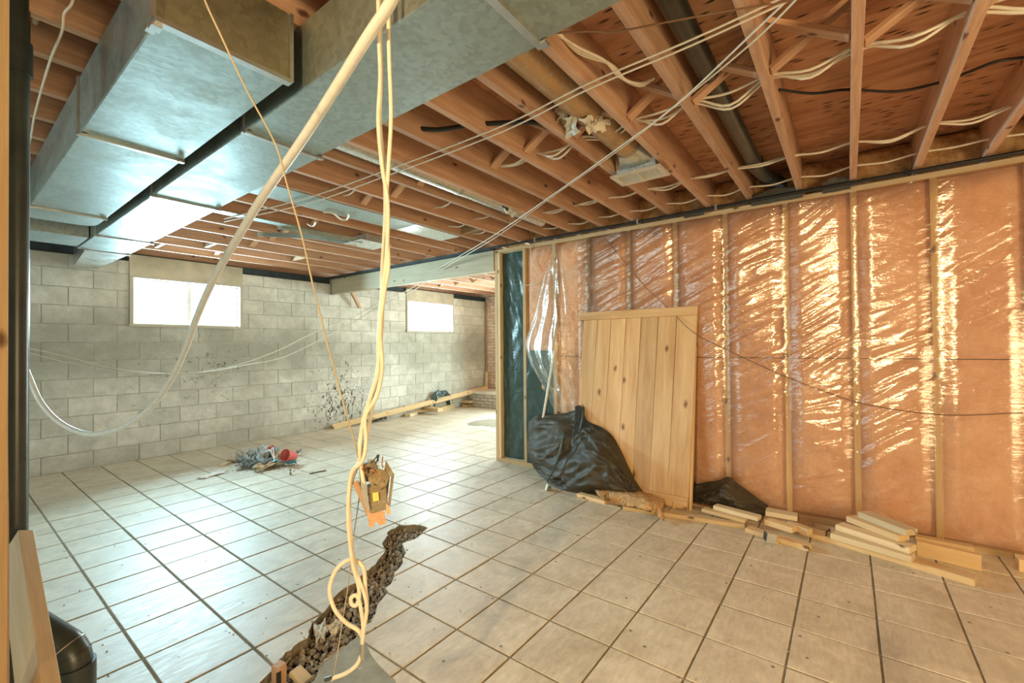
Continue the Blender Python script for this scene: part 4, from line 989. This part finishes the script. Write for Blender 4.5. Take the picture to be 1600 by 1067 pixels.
# crumpled black polythene heap
F0 = lambda x, y, h=0.0: P(x, y, 2, h)
tp_rows = [
    [P(826, 660, 0, 3.86), P(842, 648, 0, 3.85), P(872, 647, 0, 3.83), P(898, 641, 0, 3.82), P(913, 632, 0, 3.77), P(922, 655, 0, 3.73), P(948, 668, 0, 3.72), P(964, 684, 0, 3.70), P(978, 715, 0, 3.66), P(992, 748, 0, 3.62), P(1008, 772, 0, 3.58)],
    [P(826, 680, 0, 3.82), P(845, 668, 0, 3.72), P(872, 668, 0, 3.66), P(896, 668, 0, 3.70), P(910, 668, 0, 3.68), P(928, 682, 0, 3.58), P(950, 695, 0, 3.56), P(966, 712, 0, 3.55), P(980, 735, 0, 3.54), P(992, 757, 0, 3.54), P(1006, 775, 0, 3.54)],
    [P(824, 702, 0, 3.80), P(843, 705, 0, 3.64), P(868, 705, 0, 3.56), P(888, 700, 0, 3.60), P(905, 702, 0, 3.55), P(925, 708, 0, 3.48), P(946, 718, 0, 3.45), P(964, 735, 0, 3.46), P(978, 750, 0, 3.49), P(990, 765, 0, 3.51), P(1005, 777, 0, 3.53)],
    [P(830, 722, 0, 3.76), P(845, 728, 0, 3.62), P(864, 738, 0, 3.52), P(880, 738, 0, 3.49), P(900, 738, 0, 3.46), P(922, 742, 0, 3.42), P(944, 750, 0, 3.42), P(962, 758, 0, 3.44), P(976, 766, 0, 3.48), P(990, 772, 0, 3.50), P(1004, 778, 0, 3.53)],
    [F0(836, 733), F0(847, 745), F0(858, 756), F0(874, 764), F0(892, 768), F0(915, 771), F0(938, 773), F0(956, 775), F0(972, 777), F0(988, 779), F0(1003, 781)]]
tm = lofted('black_sheet', tp_rows, None, 150, 110, .030, 101, 0, .003, .40)
for v in tm.vertices:
    if v.co.z < .003: v.co.z = .003
for v in tm.vertices:
    if v.co.y < 2.06: v.co.x = min(v.co.x, 3.60+.1586*v.co.z-.034)
bs = put('black_plastic_sheet', tm, M['black_poly']); tag(bs, 'big crumpled black plastic sheet slumped against the foot of the pine panel', 'plastic sheet')
# folded ribbon edges of the heap
for k, pts in enumerate(([(882, 672, 3.60), (876, 700, 3.53), (868, 728, 3.49), (856, 752, 3.50)], [(912, 634, 3.75), (910, 655, 3.66), (904, 678, 3.60)])):
    a = [P(x, y, 0, X_-.03) for x, y, X_ in pts]; pth = smooth_path(a, 6); m = MB(); vs = []; w_ = .028 if k == 0 else .035
    for i, p in enumerate(pth):
        f_ = math.sin(math.pi*min(1, (i+1)/(len(pth))*.9+.1)); s_ = Vector((-.3, -.8, .25)).normalized()*w_*(.35+.65*f_)
        vs += [p-s_/2, p+Vector((-.010, 0, 0)), p+s_/2]
    n = len(pth); m.add(vs, [(i*3+j, i*3+j+1, (i+1)*3+j+1, (i+1)*3+j) for i in range(n-1) for j in range(2)], True)
    me = solidify(m.mesh('fold'), .002); put('fold', me, M['green_poly'], bs)
cs_ = lofted('black_sheet_b', [
    [P(1076, 760, 0, 3.86), P(1100, 754, 0, 3.86), P(1122, 751, 0, 3.85), P(1138, 745, 0, 3.84), P(1152, 755, 0, 3.85), P(1176, 772, 0, 3.86), P(1200, 790, 0, 3.86)],
    [P(1078, 770, 0, 3.82), P(1100, 768, 0, 3.80), P(1118, 765, 0, 3.76), P(1134, 758, 0, 3.72), P(1150, 768, 0, 3.76), P(1172, 782, 0, 3.80), P(1198, 796, 0, 3.83)],
    [P(1080, 778, 0, 3.80), P(1098, 780, 0, 3.74), P(1114, 780, 0, 3.72), P(1130, 775, 0, 3.68), P(1148, 784, 0, 3.70), P(1170, 792, 0, 3.75), P(1196, 800, 0, 3.80)],
    [F0(1084, 784), F0(1098, 788), F0(1112, 792), F0(1130, 796), F0(1148, 800), F0(1170, 806), F0(1194, 806)]], None, 80, 60, .016, 131, 0, .003, .25)
for v in cs_.vertices:
    if v.co.z < .003: v.co.z = .003
tag(put('black_plastic_sheet', cs_, M['black_poly']), 'smaller crumpled black plastic sheet on the floor right of the pine panel', 'plastic sheet')
cl = empty('metal_clip', P(856, 768, 2, 0), 'small white and grey metal bracket on tiles beside the big black sheet', 'bracket')
q = P(855, 766, 2, 0)
put('plate', bev_box_mesh('plate', .045, .004, .055, .001), M['white_metal'], cl, Matrix.Translation((q.x-.01, q.y, .030)) @ Matrix.Rotation(.9, 4, 'Z') @ Matrix.Rotation(.35, 4, 'X'))
put('bracket_body', bev_box_mesh('bracket_body', .05, .035, .03, .003), M['rusty_box'], cl, Matrix.Translation((q.x+.015, q.y-.01, .017)) @ Matrix.Rotation(.5, 4, 'Z'))

# ------------------------------------------------------------------ timber offcuts along the wall foot
def scrap(x0, y0, x1, y1, z, w, t, mat, label, ext=0., name='timber_offcut'):
    # (x,y) ends of the lower front edge seen in the photo; z its height above the floor
    a = P(x0, y0, 2, z); b = P(x1, y1, 2, z)
    d_ = (b-a).normalized(); side = Vector((-d_.y, d_.x, 0)); side = side if side.x > 0 else -side
    o = lumber(name, a+side*w/2+Vector((0, 0, t/2)), b+side*w/2+Vector((0, 0, t/2)), w, t, M[mat]); return tag(o, label, 'timber')
scrap(1250, 835, 1523, 917, .001, .089, .038, 'pine', 'longest pale two-by-four lying in front of the stacked offcuts at the right')
scrap(1297, 842, 1424, 880, .0395, .089, .038, 'pine_pale', 'bottom board of the stepped stack of short boards at the right')
scrap(1305, 828, 1421, 866, .078, .089, .036, 'pine_pale', 'second lowest board with a knot in the stepped stack at the right')
scrap(1322, 815, 1404, 847, .1145, .089, .038, 'pine', 'third board from the floor in the stepped stack at the right')
scrap(1340, 808, 1415, 838, .153, .089, .038, 'pine_pale', 'topmost whitish board of the stepped stack at the right')
scrap(1432, 868, 1534, 893, .001, .038, .089, 'pine', 'timber standing on edge just right of the stepped stack')
scrap(1430, 846, 1523, 864, .060, .060, .030, 'pine', 'thin board lying behind the timber on edge at the right')
scrap(1508, 852, 1640, 873, .001, .038, .14, 'grey_wood', 'dark weathered plank on edge against the wall foot at the right edge')
scrap(1592, 893, 1640, 903, .001, .089, .07, 'pine', 'short pale block at the extreme right edge on the tiles')
scrap(973, 797, 1164, 827, .001, .060, .030, 'pine', 'long thin batten lying on tiles under the yellow insulation tuft')
scrap(1096, 800, 1164, 818, .032, .070, .025, 'pine', 'lower short board resting on the long thin batten')
scrap(1114, 796, 1184, 815, .058, .070, .030, 'pine_pale', 'upper short pale board stacked on the lower short board near the small black sheet')
scrap(901, 776, 944, 788, .001, .060, .028, 'pine', 'leftmost pale offcut on tiles below the big black sheet')
scrap(1006, 776, 1110, 796, .030, .050, .016, 'pine_old', 'ragged old lath along the foot of the pine panel')
scrap(1040, 789, 1052, 795, .001, .05, .05, 'pine', 'small upright wood block under the bottom of the pine panel')
scrap(1164, 832, 1263, 862, .001, .070, .032, 'pine', 'narrow pine stick on tiles behind the metal outlet box')
scrap(1194, 820, 1238, 834, .036, .070, .038, 'pine', 'pine short block in the middle pile behind the outlet box')
scrap(1230, 825, 1262, 838, .030, .050, .045, 'pine', 'stubby square block at the end of the pine short block')
scrap(1196, 806, 1246, 815, .080, .089, .034, 'pine_pale', 'short thick board with slanted end on top of the middle pile')
scrap(1240, 812, 1320, 826, .001, .06, .045, 'pine_old', 'brown old board lying behind the middle pile against the wall')
d4 = scrap(1236, 825, 1290, 840, .030, .089, .038, 'pine_old', 'brown timber with black painted end in the middle pile')
R4 = d4.matrix_basis.to_3x3(); c4 = d4.matrix_basis.translation; Lx = max(v.co.x for v in d4.data.vertices)
sgn = 1 if (R4 @ Vector((1, 0, 0))).y < 0 else -1
put('painted_end', bev_box_mesh('painted_end', .003, .086, .035, .0005), M['dark_end'], d4, Matrix.Translation(c4+R4 @ Vector((sgn*(Lx+.001), 0, 0))) @ R4.to_4x4())
def text(name, body, size, mtx, mat, parent, ext=.0006):
    cu = bpy.data.curves.new(name, 'FONT'); cu.body = body; cu.size = size; cu.align_x = 'CENTER'; cu.align_y = 'CENTER'; cu.extrude = ext
    tmp = bpy.data.objects.new('tmp', cu); COL.objects.link(tmp); dg = bpy.context.evaluated_depsgraph_get(); dg.update()
    me = bpy.data.meshes.new_from_object(tmp.evaluated_get(dg)); bpy.data.objects.remove(tmp); me.materials.clear()
    return put(name, me, mat, parent, mtx)
# marks face along the end normal
nx = (R4 @ Vector((sgn, 0, 0))).normalized(); ux = Vector((0, 0, 1)); rx = ux.cross(nx)
text('stamped_mark', 'L Mw', .026, Matrix.Translation(c4+nx*(Lx+.0035)) @ Matrix((rx, ux, nx)).transposed().to_4x4(), M['white_print'], d4)
# yellow insulation tuft
tuft = MB(); ca = P(985, 783, 2, 0)
rows_t = [[P(928, 768, 2, .02), P(950, 764, 2, .05), P(980, 768, 2, .07), P(1010, 776, 2, .07), P(1036, 786, 2, .05)], [P(935, 774, 2, .05), P(955, 773, 2, .06), P(982, 780, 2, .07), P(1012, 788, 2, .075), P(1035, 794, 2, .05)], [P(945, 780, 2, .02), P(962, 781, 2, .035), P(985, 790, 2, .04), P(1012, 799, 2, .04), P(1028, 800, 2, .03)]]
ins = lofted('tuft', rows_t, None, 60, 30, .012, 171, 0, .03)
for v in ins.vertices: v.co += Vector((mn.noise(v.co*40)*.006, mn.noise(v.co*40+Vector((9, 0, 0)))*.006, mn.noise(v.co*30+Vector((0, 9, 0)))*.008))
for v in ins.vertices:
    if v.co.z < .002: v.co.z = .002
tag(put('insulation_tuft', ins, M['yellow']), 'torn yellow insulation tuft lying over the batten below the big black sheet', 'insulation')
# metal outlet box on the floor
ob = empty('outlet_box', P(1211, 848, 2, 0), 'small galvanised outlet box lying on the tiles before the pine stick', 'outlet box')
q = P(1211, 848, 2, 0); Rb = Matrix.Rotation(.5, 3, 'Z') @ Matrix.Rotation(.15, 3, 'X')
m = MB()
for (cx, cy, cz, sx, sy, sz) in ((0, 0, 0, .055, .002, .055), (0, .03, .027, .055, .06, .002), (0, .03, -.027, .055, .06, .002), (-.027, .03, 0, .002, .06, .055), (.027, .03, 0, .002, .06, .055)):
    m.box(Vector((q.x, q.y, .034))+Rb @ Vector((cx, cy, cz)), (sx, sy, sz), Rb)
m.build('box_shell', M['steel'], ob)
for a, b in ((-.012, .01), (.012, .01), (0, -.013)):
    p = Vector((q.x, q.y, .034))+Rb @ Vector((a, -.001, b)); m = MB(); m.tube([p, p+Rb @ Vector((0, -.004, 0))], .007, 10); m.build('knockout', M['galv_old'], ob)
m = MB(); m.tube([Vector((q.x, q.y, .014)), Vector((q.x-.02, q.y-.015, .009))], .007, 8); m.build('clamp_screw', M['label_yellow'], ob)

# ------------------------------------------------------------------ litter on the tiles, left of centre
def cup(c, rz, tilt, label):
    o = empty('red_cup', c, label, 'cup', None)
    Rm = Matrix.Rotation(rz, 3, 'Z') @ Matrix.Rotation(tilt, 3, 'X')
    m = MB(); m.lathe([(a*1.45, b*1.25) for a, b in ((.0, 0), (.030, 0), (.045, .105), (.0475, .108), (.0445, .107), (.029, .003), (0, .003))], c, Rm, 24); m.build('cup_body', M['red_plastic'], o)
    m = MB(); m.lathe([(a*1.45, b*1.25) for a, b in ((.0445, .103), (.049, .104), (.049, .110), (.0445, .110))], c, Rm, 24); m.build('rim', M['red_plastic'], o)
cup(P(461, 713, 2, .085), -1.35, 1.25, 'red plastic cup with its mouth facing out, right side of the litter')
cup(P(408, 709, 2, .06), .9, 1.35, 'red plastic cup lying half buried behind the grey papers')
LIT = [('newspaper', 398, 724, .34, .20, .06, 'dark_paper', 'crumpled grey newspaper in the middle of the litter', 'paper', .4), ('newspaper', 414, 722, .30, .16, .08, 'paper', 'whitish crumpled paper between the cup and the newspaper', 'paper', 1.2),
       ('newspaper', 388, 719, .24, .14, .07, 'paper', 'small pale crumpled sheet at the back left of the litter', 'paper', 2.2), ('cardboard_piece', 418, 733, .26, .14, .03, 'card', 'torn tan cardboard at the front of the litter', 'cardboard', .2),
       ('wrapper', 442, 727, .24, .09, .035, 'blue_wrap', 'light blue crumpled wrapper in front of the red cup', 'wrapper', -.7), ('wrapper', 428, 707, .12, .06, .03, 'blue_wrap', 'small teal scrap behind the two red cups', 'wrapper', .3),
       ('cardboard_piece', 440, 717, .22, .12, .04, 'card', 'beige card under the front of the red cup', 'cardboard', 1.0), ('newspaper', 383, 731, .22, .10, .03, 'paper', 'pale blue-grey sheet flat at the front left of the litter', 'paper', .1),
       ('newspaper', 402, 731, .25, .10, .05, 'dark_paper', 'grey printed strip folded over the front of the litter', 'paper', -.4), ('plastic_scrap', 334, 743, .30, .07, .012, 'white_paint', 'flat white plastic scrap on tiles left of the litter', 'plastic', .35),
       ('cardboard_piece', 464, 712, .10, .06, .03, 'dark_paper', 'dark scrap at the right end of the litter', 'paper', .2)]
for i, (nm, x, y, sx, sy, am, mt, lb_, ct, rz) in enumerate(LIT):
    c = P(x, y, 2, 0); crumple(nm, (c.x, c.y, .002), sx, sy, am, 200+i*3, M[mt], lb_, ct, rz, n=18)
for x0, y0, x1, y1, w, t, mt, lb_ in ((341, 729, 352, 724, .07, .022, 'pine_pale', 'pale wood block at the left end of the litter'), (354, 721, 374, 725, .04, .018, 'pine_old', 'brown stick between pale block and the newspapers'),
                             (447, 729, 461, 727, .015, .012, 'galv_old', 'short dark metal strip at the front right of the litter'), (484, 741, 510, 736, .02, .012, 'grey_wood', 'dark short stick on tiles right of the litter')):
    scrap(x0, y0, x1, y1, .001, w, t, mt, lb_, name='wood_scrap')
q = P(454, 742, 2, 0); m = MB(); m.lathe([(0, 0), (.010, .001), (.012, .02), (.006, .034), (.013, .05), (.010, .062), (0, .064)], (q.x, q.y, .0015), None, 10); tag(m.build('plug', M['galv_old']), 'tiny upright grey plug on tiles between litter and dark stick', 'plug')
rg5 = random.Random(5)
m = MB()
for k in range(60):
    x, y = rg5.uniform(360, 475), rg5.uniform(712, 738); q = P(x, y, 2, 0); stone(m, (q.x, q.y, .006), rg5.uniform(.005, .013), rg5)
tag(m.build('litter_crumbs', M['paper']), 'scattered paper and plaster crumbs among the litter', 'crumbs', None, 'stuff')
m = MB()
for k in range(110):
    x, y = rg5.uniform(60, 1300), rg5.uniform(745, 1060); q = P(x, y, 2, 0)
    if inside(q.xy, trench): continue
    stone(m, (q.x, q.y, .003), rg5.uniform(.002, .005), rg5)
tag(m.build('floor_crumbs', M['rubble']), 'tiny crumbs of mortar and grit sprinkled over the tiles', 'grit', None, 'stuff')

# ------------------------------------------------------------------ planks and rubbish along the far block wall
A = Vector((3.92, 6.60, .0)); Bp = Vector((7.62, 6.50, HZ+.001))
lp_ = lumber('long_plank', A+Vector((0, 0, .03)), Bp+Vector((0, 0, .03)), .10, .035, M['pine'], up=(0, -.75, 1)); tag(lp_, 'very long plank by the block wall, its far end up on the hearth', 'plank')
for i, (x0, y0, x1, y1, z, w, t, mt, lb_) in enumerate((
    (632, 651, 644, 647, .001, .12, .05, 'pine_pale', 'small pale offcut under the middle of the long plank'), (638, 645, 676, 643, .04, .10, .04, 'pine', 'flat board crossing in front of the long plank'),
    (662, 641, 684, 644, .06, .12, .07, 'pine', 'thick block on the pile in front of the long plank'), (682, 643, 706, 636, .001, .12, .09, 'pine', 'chunky block right of the thick block by the far wall'),
    (702, 633, 722, 634, .02, .14, .04, 'pine_pale', 'pale board between the chunky block and the hearth'), (700, 627, 734, 630, .10, .12, .035, 'pine', 'upper board lying beyond the long plank near the hearth'),
    (722, 636, 744, 632, .001, .12, .05, 'pine', 'last offcut on the floor in front of the hearth'))):
    scrap(x0, y0, x1, y1, z, w, t, mt, lb_, name='wood_offcut')
for nm, xa, ya, h, lb_ in (('wood_peg', 623, 640, .13, 'short upright stick behind the long plank, left one'), ('wood_peg', 702, 618, .15, 'short upright stick behind the long plank, next to the dark bag')):
    q = P(xa, ya, 1, 6.60); tag(lumber(nm, (q.x, 6.60, 0.0), (q.x, 6.60, max(q.z+.04, .18)), .06, .05, M['pine']), lb_, 'stick')
q = P(693, 622, 1, 6.52)
crumple('dark_bag', (q.x, 6.58, .0), .60, .13, .05, 301, M['green_poly'], 'dark green plastic bag heap behind the long plank', 'bag', .1, n=26)
b2 = bpy.data.objects['dark_bag']
for v in b2.data.vertices:
    r_ = (v.co.x/.34)**4+(v.co.y/.13)**2; v.co.z += .33*max(0, 1-r_)
q = P(600, 648, 1, 6.5); crumple('black_scrap', (q.x-.1, 6.60, .0), .55, .12, .05, 307, M['black_poly'], 'flat black plastic scrap against the wall behind the long plank', 'plastic', .25)
pst = lumber('corner_batten', (7.765, 6.645, .36), (7.765, 6.645, 2.33), .03, .03, M['pine_old'], up=(1, 0, 0)); tag(pst, 'thin vertical wood batten in the far corner between blocks and brick', 'batten')
tag(lumber('short_post', (7.66, 6.56, HZ+.001), (7.72, 6.60, .72), .05, .04, M['pine'], up=(1, 0, 0)), 'short wood stick standing on the hearth in the far corner', 'stick')

# the photographer's tripod, whose soft shadow falls on the tiles at the lower right
tr = empty('tripod', (0, 0, 0), 'black tripod under the camera casting the soft shadow at the lower right', 'tripod')
m = MB(); m.tube([(0, 0, .75), (0, 0, 1.20)], .016, 12); m.build('centre_column', M['abs'], tr)
m = MB(); m.tube([(0, 0, 1.03), (0, 0, 1.10)], .045, 14); m.build('hub', M['abs'], tr)
m = MB(); m.bb(-.04, .04, -.04, .04, 1.19, 1.215); m.build('head', M['abs'], tr)
for k in range(3):
    a_ = math.radians(100+120*k); c_, s_ = math.cos(a_), math.sin(a_)
    m = MB(); m.tube([(.03*c_, .03*s_, 1.06), (.25*c_, .25*s_, .53), (.47*c_, .47*s_, .012)], [.017, .014, .010], 10); m.build('leg', M['abs'], tr)
